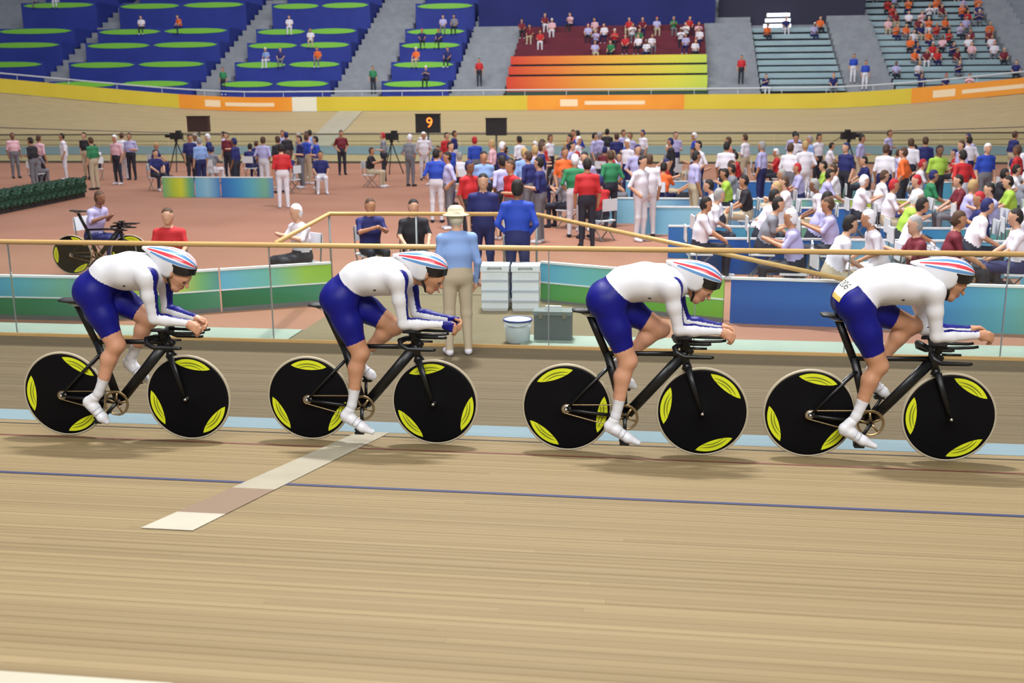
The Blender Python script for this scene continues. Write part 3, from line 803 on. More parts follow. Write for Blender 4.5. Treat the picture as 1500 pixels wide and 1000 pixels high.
# railing round the tunnel head
rl = thing('tunnel_railing', 'round wooden railing on thin posts around the tunnel head', 'railing', (0, 0, ZF))
pA = at_z(404, 356, 1.03); pB = at_z(482, 313, 1.03); pC = at_z(738, 313.5, 1.03)
tube_obj('handrail', [(pA[0], max(pA[1], BY+.1), 1.16), (pB[0], pB[1], 1.16), (pC[0], pC[1], 1.16)], .030, M_rail, rl, 12)
for p in (pB, (pB+pC)/2, pC): tube_obj('post', [(p[0], p[1], 0.005), (p[0], p[1], 1.14)], .016, mat('post_steel', (150, 158, 158)), rl, 8)
r2 = thing('stair_handrail', 'sloping round wooden handrail running down beside the low blue and green boards', 'railing', (0, 0, ZF))
qa = at_y(786, 314, 6.95); qb = at_y(1010, 361, 6.05); qc = at_y(1245, 411, 5.20)
tube_obj('handrail', [(p[0], p[1], p[2]-ZF) for p in (qa, qb, qc)], .030, M_rail, r2, 12)
for p in (qa, qb, qc): tube_obj('post', [(p[0], p[1], 0.0), (p[0], p[1], p[2]-ZF-.02)], .016, mat('post_steel', (150, 158, 158)), r2, 8)
# far barrier
FBY = 40.3
fb = thing('far_barrier', 'long low glass barrier with thin dark rail before the far straight', 'barrier', (0, FBY, ZF))
tube_obj('handrail', [(-44, 0, 1.30), (26, 0, 1.30)], .035, mat('dark_rail', (96, 92, 76), .5), fb, 8)
g = G(); g.box((-44, -.1, -.026), (26, .1, .06)); g.build('sill', mat('dark_sill', (74, 74, 66), .7), fb)
proto = None
for k in range(20):
    if proto is None: g = G(); g.box((0, 0, .06), (3.46, .015, 1.27)); proto = o = g.build('glass_pane', M_farglass, fb)
    else: o = proto.copy(); COL.objects.link(o); o.parent = fb
    o.location.x = -44+3.5*k

# ------------------------------------------------------------------ advertising boards
WHT = (226, 230, 232)
PRINTS = {
 'blue and teal': gradient('print_blue_teal', [(0, (44, 104, 178)), (.3, (60, 140, 196)), (.6, (92, 172, 190)), (.85, (120, 180, 150)), (1, (96, 150, 196))], length=2.4),
 'green and yellow': gradient('print_green_yellow', [(0, (110, 172, 120)), (.35, (176, 196, 62)), (.6, (204, 210, 60)), (.85, (110, 176, 110)), (1, (80, 150, 150))], length=2.4),
 'navy blue': gradient('print_navy', [(0, (30, 84, 166)), (.6, (36, 94, 176)), (1, (60, 128, 194))], length=2.4),
 'sky blue': gradient('print_sky', [(0, (100, 168, 206)), (.5, (140, 190, 210)), (1, (70, 130, 190))], length=2.4),
 'teal and lime': gradient('print_teal_lime', [(0, (100, 180, 214)), (.4, (110, 190, 180)), (.75, (156, 206, 80)), (1, (146, 200, 70))], length=2.4),
 'lime green': gradient('print_limegreen', [(0, (76, 150, 70)), (.6, (96, 168, 60)), (1, (110, 176, 56))], length=2.4),
 'dark green': gradient('print_dkgreen', [(0, (26, 104, 66)), (.6, (40, 128, 84)), (1, (70, 140, 110))], length=2.4),
}
BOARD = {}
def board(x0, y0, x1, y1, z0, h, pr, label, group=None, cap=.03, tier=None):
    """upright board between two plan points, print on the camera side"""
    L = math.hypot(x1-x0, y1-y0); key = (pr, round(h, 2), tier)
    if key not in BOARD:
        t = thing('advertising_board', label, 'advertising board', group=group)
        g = G(); g.box((0, 0, h*.52 if tier else 0), (2.4, .035, h-cap)); g.build('panel', PRINTS[pr], t)
        if tier:
            g = G(); g.box((0, -.006, h*.49), (2.4, .035, h*.52)); g.build('white_strip', mat('board_cap', WHT, .4), t)
            g = G(); g.box((0, 0, .06), (2.4, .035, h*.49)); g.build('lower_panel', PRINTS[tier], t)
            g = G(); g.box((0, .0, 0), (2.4, .035, .06)); g.build('skirt', M_greyp, t)
        g = G(); g.box((0, -.012, h-cap), (2.4, .047, h)); g.build('cap', mat('board_cap', WHT, .4), t)
        for fx in (.15, 2.25):
            g = G(); g.box((fx-.03, .035, 0), (fx+.03, .25, .03)); g.box((fx-.02, .035, .03), (fx+.02, .06, h-.1)); g.build('foot', M_greyp, t)
        BOARD[key] = t
    else: t = copy_tree(BOARD[key])
    t.location = (x0, y0, z0); t.rotation_euler = (0, 0, math.atan2(y1-y0, x1-x0)); t.scale = (L/2.4, 1, 1)
    tag(t, label, 'advertising board', group or ''); 
    if not group and 'group' in t: del t['group']
    return t
ZB = ZF-.026
def run(p0, p1, n, h, prints, label, group, z0=ZB, tier=None):
    for k in range(n):
        a = p0+(p1-p0)*(k/n); b = p0+(p1-p0)*((k+.985)/n); pr = prints[k % len(prints)]
        board(a[0], a[1], b[0], b[1], z0, h, pr, label % pr, group, tier=tier)
P2 = lambda x, y: np.array([x, y], float)
# the run that flanks the tunnel head on the right and continues behind the leading riders
run(P2(-1.62, 6.62), P2(.9, 5.52), 1, .60, ['teal and lime'], 'low %s board angled beside the white coolers', None, tier='lime green')
run(P2(.95, 5.50), P2(9.0, 4.80), 4, .60, ['navy blue', 'blue and teal', 'green and yellow', 'sky blue'], 'low %s board right behind the glass beside the leading riders', 'boards behind the glass on the right')
# left run behind the glass
run(P2(-15.0, 4.75), P2(-7.3, 4.75), 3, .60, ['navy blue', 'sky blue', 'blue and teal'], 'low %s board behind the glass beside the last rider', 'boards behind the glass on the left', tier='dark green')
run(P2(-7.25, 4.78), P2(-4.55, 6.3), 2, .60, ['green and yellow', 'teal and lime'], 'low %s board angled towards the tunnel head behind the last rider', None, tier='dark green')
# pit rows on the right of the infield
ROWS = [(8.4, 'first'), (9.5, 'second'), (11.2, 'third'), (14.7, 'fourth'), (16.7, 'fifth'), (22.0, 'sixth')]
pk = list(PRINTS)[:5]; ORD = 'first second third fourth fifth sixth seventh eighth ninth tenth'.split()
rnd = random.Random(3)
for yi, (yy, nm) in enumerate(ROWS):
    x = {0: 5.4, 1: .6, 2: .2, 3: -.4, 4: -1.6, 5: -.9}[yi]; xe = 3.0+.52*(yy+8)
    nb = 0
    while x < xe:
        nb += 1; L = rnd.choice((2.0, 2.4, 2.8)); pr = rnd.choice(pk)
        board(x, yy, x+L-.03, yy, ZB, .60, pr, 'low %s board, %s from the tunnel end of the %s pit row' % (pr, ORD[nb-1], nm), 'pit row boards')
        x += L+(.9 if rnd.random() < .18 else 0)
# longer boards on the far edge of the salmon floor
a = at_z(236, 288); b = at_z(283, 288); c = at_z(322, 288); e = at_z(402, 288)
board(a[0], 22.6, b[0], 22.6, ZB, .62, 'green and yellow', 'low yellow board at the far edge of the salmon floor')
board(b[0]+.05, 22.6, c[0], 22.6, ZB, .62, 'sky blue', 'pale board between the yellow and the blue-green far boards')
board(c[0]+.05, 22.6, e[0], 22.6, ZB, .62, 'blue and teal', 'low blue board at the far edge of the salmon floor beside the pale one')

# ------------------------------------------------------------------ perimeter banner of the far straight
pb = thing('perimeter_banner', 'yellow and orange banner fence along the top of the far track', 'banner', (0, 0, 0))
def top_pt(u, side, dz, out=.12):
    st = station(u, side); x, y, z = along(st, 7.0); return (x+st[1][0]*out, y+st[1][1]*out, z+dz)
def u_of(px):
    """distance along the far straight at which the banner meets an image column"""
    best = min(np.linspace(-QL, QL, 1200), key=lambda u: (lambda p: abs(750+F_PX*((p-CP)@CR)/((p-CP)@CF)-px) if (p-CP)@CF > 0 else 1e9)(np.array(top_pt(u, 1, .4))))
    return best
M_by = noisy('banner_yellow', (206, 182, 52), (212, 190, 64), (1, 1, 1), .6, .5)
M_bo = noisy('banner_orange', (228, 140, 40), (234, 154, 52), (1, 1, 1), .6, .5)
M_bw = mat('banner_white', (226, 222, 204), .5)
def banner(u0, u1, m, name='banner_panel', z0=.0, z1=.86, out=.12, n=None):
    n = n or max(2, int(abs(u1-u0)/1.2)); v = []; f = []
    for i in range(n+1):
        u = u0+(u1-u0)*i/n
        v += [top_pt(u, 1, z0, out), top_pt(u, 1, z1, out), top_pt(u, 1, z1, out+.05), top_pt(u, 1, z0, out+.05)]
    for i in range(n):
        for k in range(4): f.append((4*i+k, 4*i+(k+1) % 4, 4*i+4+(k+1) % 4, 4*i+4+k))
    f += [(3, 2, 1, 0), (4*n, 4*n+1, 4*n+2, 4*n+3)]
    return mesh(name, v, f, m, pb)
cuts = [(-60, None), (262, M_by), (428, M_bo), (464, M_bw), (772, M_by), (1002, M_bo), (1335, M_by), (1600, M_bo)]
us = [u_of(c[0]) for c in cuts]; us[0] = -QL*.98; us[-1] = QL*.98
for k in range(1, len(cuts)): banner(us[k-1], us[k], cuts[k][1])
for a, b, c in ((300, 322, 0), (330, 402, 1), (820, 846, 0), (856, 945, 1), (1368, 1398, 0), (1408, 1500, 1)):     # blurred white lettering strips
    banner(u_of(a), u_of(b), mat('banner_lettering', (238, 214, 178), .5), 'banner_mark', .30 if c else .22, .52 if c else .62, .112, 3)
v = [top_pt(u, 1, 1.18, .2) for u in np.linspace(-QL*.98, QL*.98, 90)]
tube_obj('top_rail', v, .045, mat('pale_rail', (196, 200, 206), .4), pb, 6)
for u in np.linspace(-QL*.8, QL*.8, 41): p = top_pt(u, 1, 0, .2); tube_obj('rail_post', [p, (p[0], p[1], p[2]+1.16)], .014, mat('pale_rail', (196, 200, 206)), pb, 6)

# ------------------------------------------------------------------ stands of the far side
def X_at(px, y): return at_y(px, 100, y)[0]
M_cloth = noisy('navy_seat_cloth', (34, 48, 128), (42, 58, 142), (1, 1, 1), .5, .7)
M_green = mat('lime_stripe', (122, 190, 62), .6)
M_maroon = noisy('maroon_seats', (88, 22, 40), (104, 30, 48), (1, 1, 1), .7, .7)
M_seat = noisy('pale_grey_seats', (138, 160, 168), (152, 174, 180), (1, 1, 1), .7, .6)
M_gapd = mat('dark_gap', (30, 32, 44), .8)
M_navy = noisy('navy_wall', (24, 32, 92), (30, 38, 104), (1, 1, 1), .4, .8)
SEATS = []                                     # places where spectators can sit: x0, x1, y, z, block
# base of the stands: raking slab under everything
g = G(); g.add([(-60, 57.6, 0), (45, 57.6, 0), (45, 57.6, 2.2), (-60, 57.6, 2.2), (-60, 78, 0), (45, 78, 0), (45, 78, 12.0), (-60, 78, 12.0)],
               [(0, 1, 2, 3), (3, 2, 6, 7), (4, 7, 6, 5), (0, 3, 7, 4), (1, 5, 6, 2), (0, 4, 5, 1)])
tag(g.build('stand_slab', M_grey), kind='structure')
g = G(); g.box((-62, 78, 0), (47, 78.5, 22)); tag(g.build('wall_back', noisy('dark_hall_wall', (66, 66, 72), (78, 78, 84), (1, 1, 1), .3, .9)), kind='structure')
def step_z(y): return 3.05+(y-58.0)*.485       # seating surface
BLUE = [(-40, 78), (112, 312), (352, 507), (578, 672)]
bn = ['beside the outermost aisle', 'between the first two grey aisles', 'before the green-jacketed steward', 'beside the red-jacketed steward']
for bi, (pa, pb_) in enumerate(BLUE):
    t = thing('seating_block', 'block of navy cloth-covered seat rows with lime stripes, '+bn[bi], 'seating', (0, 0, 0), 0, 'navy seating blocks')
    zp = 2.6
    for k, (gy, yy) in enumerate(((118, 58.4), (90, 61.0), (62, 63.4), (42, 65.2), (5, 68.6), (-30, 72))):
        if bi == 3 and gy == 5: pass
        xa, xb = X_at(pa, 62)+.02, X_at(pb_, 62)-.02; z = at_y((pa+pb_)/2, gy, yy)[2]
        yn = (61.0, 63.4, 65.2, 68.6, 72, 75)[k]
        g = G(); g.box((xa, yy, zp-.3), (xb, yn, z)); g.build('cloth_row', M_cloth, t)
        SEATS.append((xa, xb, yy+.35, z, 'navy'))
        nl = 2 if xb-xa > 6 else 1
        for q in range(nl):
            l = (xb-xa)/nl; c = xa+l*(q+.5); g = G(); v = []; f = []
            for i in range(13):
                a = -1+2*i/12; hh = .17*(1-a*a)**.5+.008
                v += [(c+a*l*.47, yy-.03, z-.20-hh), (c+a*l*.47, yy-.03, z-.20+hh)]
            for i in range(12): f.append((2*i, 2*i+2, 2*i+3, 2*i+1))
            g.add(v, f); g.build('lime_stripe', M_green, t)
        zp = z
# grey stair aisles
for k, (pa, pb_) in enumerate(((80, 110), (314, 350), (509, 576), (674, 750), (1034, 1108), (1228, 1296), (1482, 1530))):
    t = thing('stair_aisle', 'grey concrete stair aisle %s' % ('beside the outermost navy seats', 'between two wide navy seating blocks', 'where the green-jacketed steward stands', 'beside the red and yellow boards', 'beside the lime end of the boards', 'through the pale grey seats', 'at the end of the crowded pale seats')[k], 'stairs')
    xa, xb = X_at(pa, 62)+.02, X_at(pb_, 62)-.02
    for j in range(18):
        y0 = 58.0+j*.85; g = G(); g.box((xa, y0, step_z(y0)-.9), (xb, y0+.86, step_z(y0)+.02)); g.build('step', M_grey, t)
# central block: graded red-yellow boards below dark maroon seats
t = thing('seating_block', 'central block with red to yellow boards below maroon seat rows', 'seating')
xa, xb = X_at(752, 62)+.02, X_at(1034, 62)-.02
for k, (ya, yb, yy) in enumerate(((133, 111, 58.6), (108, 96, 59.6), (93, 81, 60.6))):
    z0 = at_y(890, ya, yy)[2]; z1 = at_y(890, yb, yy)[2]
    gm = gradient('print_sunset', [(0, (206, 56, 30)), (.25, (226, 120, 40)), (.55, (230, 176, 50)), (.85, (214, 208, 62)), (1, (188, 208, 72))], length=xb-xa)
    g = G(); g.box((0, 0, 0), (xb-xa, .06, z1-z0)); o = g.build('graded_board', gm, t); o.location = (xa, yy, z0)
    g = G(); g.box((xa, yy+.06, z0-.8), (xb, yy+1.0, z1-.03)); g.build('tread', M_gapd, t)
g = G(); g.box((xa, 58.3, at_y(890, 140, 58.3)[2]-.4), (xb, 58.55, at_y(890, 133, 58.3)[2])); g.build('plinth', mat('dark_green_plinth', (44, 70, 62), .7), t)
for k in range(6):
    yy = 61.7+k*.9; z = at_y(890, 80-k*8.5, yy)[2]
    g = G(); g.box((xa, yy, z-1.2), (xb, yy+.95, z)); g.build('seat_row', M_maroon, t)
    SEATS.append((xa, xb, yy+.35, z, 'maroon'))
zt = at_y(890, 33, 67.4)[2]
g = G(); g.box((X_at(702, 67.4), 67.4, zt-.3), (X_at(1045, 67.4), 68.0, zt+2.6)); tag(g.build('stand_fascia', M_navy), kind='structure')
g = G(); g.box((X_at(1050, 68.6), 68.6, zt-.4), (X_at(1262, 68.6), 69.2, zt+2.6)); tag(g.build('stand_fascia', mat('dark_fascia', (40, 40, 62), .8)), kind='structure')
# pale grey rows right of the centre
for bi, (pa, pb_) in enumerate(((1110, 1226), (1298, 1480))):
    t = thing('seating_block', ('mostly empty block of pale grey seat rows beside the bright lamp panel', 'crowded block of pale grey seat rows')[bi], 'seating')
    for k in range(10 if bi == 0 else 16):
        yy = 58.4+k*.95; py = 132-k*9.6; z = at_y((pa+pb_)/2, py, yy)[2]
        xa, xb = X_at(pa, 62), X_at(pb_, 62)
        g = G(); g.box((xa, yy+.10, z-.9), (xb, yy+.96, z)); g.build('tread', M_gapd, t)
        g = G(); g.box((xa, yy, z-.05), (xb, yy+.42, z+.05)); g.box((xa, yy+.38, z), (xb, yy+.44, z+.26)); g.build('seat_row', M_seat, t)
        SEATS.append((xa, xb, yy+.18, z+.05, 'pale%d' % bi))
# bright lamp panel high in the stand
lp = at_y(1140, 28, 67.0)
t = thing('lamp_panel', 'bright white lamp panel of three strips above the pale grey seats', 'lamp', (lp[0], 67.5, lp[2]-.5))
for k in range(3):
    g = G(); g.box((-.9+.1*k, 0, .35*k), (.9-.05*k, .08, .35*k+.22)); g.build('light_strip', mat('lamp_white', (236, 240, 246), .5, emit=1.2), t)
g = G(); g.tube([(-.7, .1, -.6), (-.7, .1, 1.0)], .04, 8); g.tube([(.7, .1, -.6), (.7, .1, 1.0)], .04, 8); g.build('bracket', M_dark, t)

# ------------------------------------------------------------------ people around the track
def fig(pose, fine=False, arms=0):
    """one continuous standing or seated figure, feet at z=0, facing +x; tags: skin top bottom hair shoe"""
    B = Body()
    if pose == 'stand': hz, tx = .90, 0.0
    else: hz, tx = .50, -.04
    T = hz+.05
    lean = {'stand': .0, 'sit': .05, 'sitlean': .16}[pose]
    def up(f): return np.array([tx+lean*f, 0, hz+.52*f])          # along the spine
    B.cone(up(0)+[0, 0, .03], up(.3), .135, .118, 'bottom' if pose == 'stand' else 'bottom', .05, 1.25)
    B.cone(up(.18), up(.55), .118, .125, 'top', .05, 1.3); B.cone(up(.55), up(.85), .128, .105, 'top', .05, 1.4)
    nk = up(1.0)
    B.cone(up(.88), nk+[.015, 0, .05], .060, .052, 'skin', .03)
    hd = nk+np.array([.03+lean*.2, 0, .165])
    B.cone(hd+[0, 0, -.02], hd+[0, 0, .03], .082, .092, 'skin', .03, .9); B.cone(hd+[.03, 0, -.04], hd+[.045, 0, -.075], .05, .036, 'skin', .02)
    B.cone(hd+[.09, 0, .0], hd+[.105, 0, -.022], .010, .014, 'skin', .012)
    B.cone(hd+[-.022, 0, .0], hd+[-.008, 0, .058], .088, .088, 'hair', .02, .92)
    for sd in (-1, 1):
        sh = up(.86)+np.array([0, sd*.175, .01])
        B.cone(up(.84)+[0, sd*.06, .02], sh, .075, .062, 'top', .04)
        if pose == 'stand':
            el, wr = {0: ((-.03, .235, 1.08), (.06, .225, .85)), 1: ((-.02, .25, 1.10), (.20, .14, 1.12)), 2: ((-.08, .27, 1.12), (.05, .17, .98))}[arms if sd > 0 else (arms if arms != 1 else 0)]
        else:
            el, wr = {0: ((.10, .23, .78), (.30, .14, .66)), 1: ((.12, .22, .80), (.34, .05, .88)), 2: ((.08, .24, .76), (.30, .18, .64))}[arms]
        el = np.array([el[0], sd*el[1], el[2]]); wr = np.array([wr[0], sd*wr[1], wr[2]])
        B.cone(sh, el, .053, .041, 'top', .03); B.cone(el, wr, .040, .029, 'top' if fine else 'skin', .02)
        d = (wr-el)/np.linalg.norm(wr-el); s_ = np.cross(d, [0, sd*1.0, 0]); s_ /= np.linalg.norm(s_)
        if fine:
            B.cone(wr, wr+d*.07, .026, .028, 'skin', .012)
            for j in range(4):
                a = wr+d*.06+s_*(.024-.016*j); b = a+d*(.045, .052, .048, .036)[j]+np.array([0, -sd*.010, 0]); c = b+d*.022+np.array([0, -sd*.016, 0])
                B.cone(a, b, .0125, .0110, 'skin', .006); B.cone(b, c, .0110, .0100, 'skin', .005)
            a = wr+d*.025+s_*.022; b = a+s_*.026+d*.034; B.cone(a, b, .013, .011, 'skin', .008)
        else: B.cone(wr, wr+d*.10, .030, .026, 'skin', .02)
        if pose == 'stand':
            hp = np.array([0, sd*.088, hz]); kn = np.array([.015, sd*.10, .49]); an = np.array([-.015, sd*.11, .09]); tr = (.090, .066, .058)
        else:
            hp = np.array([tx, sd*.088, hz]); kn = np.array([.40, sd*.12, .50]); an = np.array([.38, sd*.13, .09]); tr = (.092, .066, .056)
        B.cone(hp, kn, tr[0], tr[1], 'bottom', .04); B.cone(kn, an, tr[1], tr[2]-.012, 'bottom', .03)
        B.cone(an+[-.01, 0, -.045], an+[.15, sd*.02, -.055], .045, .035, 'shoe', .02)
    return B
SL = ['skin', 'top', 'bottom', 'hair', 'shoe']
def fig_mesh(B, h, name='person'):
    V, Q = B.surface(h); C = V[Q].mean(1); who, tt = B.classify(C); tg = np.array([p[4] for p in B.p])[who]
    V[:, 2] -= V[:, 2].min()
    me = bpy.data.meshes.new(name); me.from_pydata(V.tolist(), [], Q.tolist())
    for k in SL: me.materials.append(None)
    me.polygons.foreach_set('material_index', np.array([SL.index(t) for t in tg], dtype=np.int32))
    me.polygons.foreach_set('use_smooth', np.ones(len(me.polygons), bool)); me.update(); return me
FIGS = {('stand', a): fig_mesh(fig('stand', arms=a), .024) for a in (0, 1, 2)}
FIGS.update({(p, a): fig_mesh(fig(p, arms=a), .024) for p in ('sit', 'sitlean') for a in (0, 1, 2)})
SHIRT = {'white': (226, 222, 232), 'lavender': (176, 172, 216), 'pink': (222, 176, 186), 'red': (186, 34, 40), 'maroon': (112, 28, 44), 'navy': (30, 36, 100), 'royal blue': (32, 66, 172),
         'light blue': (132, 162, 214), 'black': (34, 32, 40), 'grey': (128, 130, 140), 'green': (40, 122, 78), 'lime': (160, 196, 70), 'orange': (226, 104, 44), 'cream': (214, 204, 176), 'salmon': (222, 142, 120), 'yellow': (214, 190, 60)}
PANT = {'dark': (38, 40, 54), 'white': (214, 212, 220), 'beige': (186, 172, 146), 'navy': (30, 36, 90), 'grey': (112, 112, 120), 'red': (164, 32, 40)}
HAIR = {'dark hair': (32, 26, 24), 'brown hair': (78, 54, 38), 'white cap': (228, 226, 230), 'red cap': (176, 34, 42), 'navy cap': (30, 36, 92), 'grey hair': (150, 148, 146), 'fair hair': (176, 146, 98), 'cream hat': (208, 200, 172)}
for a, b in SHIRT.items(): mat('top_'+a, b, .75)
for a, b in PANT.items(): mat('legs_'+a, b, .75)
for a, b in HAIR.items(): mat('head_'+a, b, .75)
SKINS = [mat('skin_light', (206, 160, 132), .55), mat('skin_mid', (184, 134, 102), .55), mat('skin_deep', (128, 88, 66), .55)]
USED = {}
def person(me, loc, rz, top, leg, hair, where, verb, group, shoe=None, name='person', skin=None):
    mk = lambda: 'person in %s top, %s trousers, %s, %s %s' % (top, leg, hair, verb, where)
    for lg in [leg]+list(PANT):
        for hr in [hair]+[h for h in HAIR if h != 'cream hat']:
            if mk() in USED: leg, hair = lg, hr
    lab = mk(); USED[lab] = 1
    o = bpy.data.objects.new(name, me); COL.objects.link(o); o.location = loc; o.rotation_euler = (0, 0, rz)
    ms = [skin or random.choice(SKINS[:2] if random.random() < .85 else SKINS), MATS['top_'+top], MATS['legs_'+leg], MATS['head_'+hair], shoe or MATS['legs_'+random.choice(('dark', 'white'))]]
    for k, m in enumerate(ms): o.material_slots[k].link = 'OBJECT'; o.material_slots[k].material = m
    tag(o, lab, 'person', group); return o
placed = []
def free(x, y, r=.55):
    if any((x-a)**2+(y-b)**2 < r*r for a, b in placed): return False
    placed.append((x, y)); return True
rp = random.Random(11)
for _px, _Y in ((627, 31), (727, 31), (291, 30), (1240, 33), (575, 33), (262, 34)): placed += [(at_y(_px, 300, _Y)[0]+dx, _Y) for dx in (-.3, 0, .3)]
# folding chair for seated people
def make_chair():
    t = thing('folding_chair', '', 'chair')
    g = G(); g.box((-.20, -.20, .405), (.20, .20, .43)); g.build('seat', M_whitep, t)
    g = G(); g.box((-.235, -.20, .62), (-.215, .20, .86)); g.build('backrest', M_whitep, t)
    for sd in (-1, 1):
        g = G(); g.tube([(-.225, sd*.19, .86), (-.18, sd*.19, .42), (.19, sd*.19, .012)], .012, 6); g.build('leg', M_greyp, t)
        g = G(); g.tube([(.17, sd*.175, .405), (-.20, sd*.175, .012)], .012, 6); g.build('leg', M_greyp, t)
    return t
CH0 = make_chair(); ch_used = [False]
def chair(x, y, rz, desc):
    t = CH0 if not ch_used[0] else copy_tree(CH0); ch_used[0] = True
    t.location = (x, y, ZB); t.rotation_euler = (0, 0, rz); tag(t, 'white folding chair under '+desc, 'chair', 'infield folding chairs')
def put(px, Y, pose, top, leg, hair, where, group, rz=None, arms=None, py=None):
    x = at_y(px, 300, Y)[0]
    if any(abs(Y-yr) < .42 and x > -2 for yr, _ in ROWS) or not free(x, Y, .6 if px < 990 else .8): return None
    arms = rp.randrange(3) if arms is None else arms
    if rz is None: rz = (rp.choice((0, PI))+rp.uniform(-.15, .15)) if pose != 'stand' and px > 990 else rp.uniform(-PI, PI)
    if pose == 'stand':
        return person(FIGS[('stand', arms)], (x, Y, ZB), rz, top, leg, hair, where, 'standing', group)
    o = person(FIGS[(pose, arms)], (x, Y, ZB), rz, top, leg, hair, where, 'seated', group)
    lb = 'the '+' '.join(o['label'].replace('person in ', '').replace(',', '').replace(' top', '').replace(' trousers', '').replace('seated ', '').split()[:12]); chair(x-.04*math.cos(rz), Y-.04*math.sin(rz), rz, lb); return o
# picked-out people
put(135, 9.4, 'sitlean', 'lavender', 'navy', 'brown hair', 'behind the spare bicycle', None, rz=-.2)
put(245, 6.6, 'sit', 'red', 'dark', 'brown hair', 'behind boards near the last rider', None, rz=-1.3)
put(437, 7.3, 'sit', 'white', 'dark', 'white cap', 'beside the tunnel railing', None, rz=-2.2)
put(416, 19.6, 'stand', 'red', 'white', 'dark hair', 'before the low blue far board', None, rz=2.0, arms=0)
put(541, 8.3, 'sit', 'navy', 'dark', 'brown hair', 'behind the tunnel back rail', None, rz=-1.0)
put(568, 7.95, 'sitlean', 'red', 'red', 'dark hair', 'close behind the tunnel rail', None, rz=-1.8)
put(605, 8.2, 'sit', 'black', 'dark', 'dark hair', 'behind the tunnel back rail', None, rz=-1.2)
put(645, 8.5, 'sit', 'pink', 'dark', 'cream hat', 'behind the tunnel back rail', None, rz=-1.6)
put(708, 8.2, 'stand', 'navy', 'navy', 'dark hair', 'beside the man in blue', None, rz=-1.4, arms=0)
put(640, 16.5, 'stand', 'royal blue', 'white', 'dark hair', 'on salmon floor beyond the tunnel', None, rz=1.6)
put(965, 9.9, 'stand', 'white', 'salmon' if 'salmon' in PANT else 'beige', 'brown hair', 'at the pit rows tunnel end', None, rz=1.5)
put(1030, 8.95, 'sit', 'white', 'dark', 'dark hair', 'between the first pit rows', None, rz=.05)
put(860, 12.5, 'stand', 'red', 'dark', 'dark hair', 'beyond the sloping handrail', None, rz=1.8)
put(880, 13.6, 'sit', 'red', 'dark', 'navy cap', 'beyond the sloping handrail', None, rz=2.4)
W_E = ['white']*9+['lavender']*6+['red', 'red', 'orange', 'green', 'navy', 'navy', 'maroon', 'pink', 'salmon', 'royal blue', 'lime', 'black', 'light blue', 'grey']
W_D = ['white']*6+['lavender']*5+['navy']*4+['royal blue', 'royal blue', 'red', 'red', 'maroon', 'black', 'black', 'pink', 'light blue', 'grey', 'green', 'orange']
W_B = ['navy']*4+['lavender']*3+['white']*3+['black']*2+['red', 'maroon', 'pink', 'royal blue', 'grey', 'light blue']
W_A = ['lavender', 'white', 'maroon', 'grey', 'navy', 'green', 'pink', 'black', 'light blue', 'white']
LEGS = ['dark', 'dark', 'navy', 'white', 'beige', 'grey']; HAIRS = ['dark hair']*5+['brown hair']*3+['white cap', 'red cap', 'navy cap', 'grey hair', 'fair hair']
def crowd(n, p0, p1, y0, y1, tops, poses, where, group):
    k = tries = 0
    while k < n and tries < n*12:
        tries += 1
        o = put(rp.uniform(p0, p1), rp.uniform(y0, y1), rp.choice(poses), rp.choice(tops), rp.choice(LEGS), rp.choice(HAIRS), where, group)
        k += o is not None
crowd(16, -20, 235, 25, 32, W_A, ['stand', 'stand', 'sit'], 'behind the dark hedge row', 'people behind the hedge')
crowd(24, 270, 480, 24, 33, W_B, ['stand', 'stand', 'sit'], 'behind the far boards', 'people behind the far boards')
crowd(6, 500, 630, 26, 34, W_B, ['stand', 'sit'], 'under the lap counter', 'people under the lap counter')
crowd(30, 640, 800, 11.5, 33, W_D, ['stand', 'stand', 'sit'], 'in throng beyond the tunnel', 'throng beyond the tunnel head')
crowd(40, 800, 990, 13, 34, W_D, ['stand', 'sit'], 'in throng beside the pits', 'throng beside the pit rows')
crowd(4, 1060, 1500, 8.9, 9.0, W_E, ['sit', 'sitlean'], 'between pit rows one and two', 'people in the first pit aisle')
crowd(6, 1010, 1500, 10.0, 10.7, W_E, ['sit', 'sitlean'], 'between pit rows two and three', 'people in the second pit aisle')
crowd(12, 1000, 1500, 11.7, 14.2, W_E, ['sit', 'sit', 'sitlean'], 'between pit rows three and four', 'people in the third pit aisle')
crowd(14, 1000, 1500, 15.2, 16.2, W_E, ['sit', 'sit', 'stand'], 'between pit rows four and five', 'people in the fourth pit aisle')
crowd(24, 990, 1510, 17.3, 21.4, W_E, ['sit', 'stand'], 'between pit rows five and six', 'people in the fifth pit aisle')
crowd(26, 990, 1520, 22.6, 31, W_E, ['stand', 'stand', 'sit'], 'behind the sixth pit row', 'people behind the last pit row')
crowd(6, 1080, 1500, 6.2, 7.6, ['lavender', 'white', 'navy', 'maroon', 'light blue'], ['sit', 'sitlean'], 'between first pit row and glass', 'people nearest the glass')
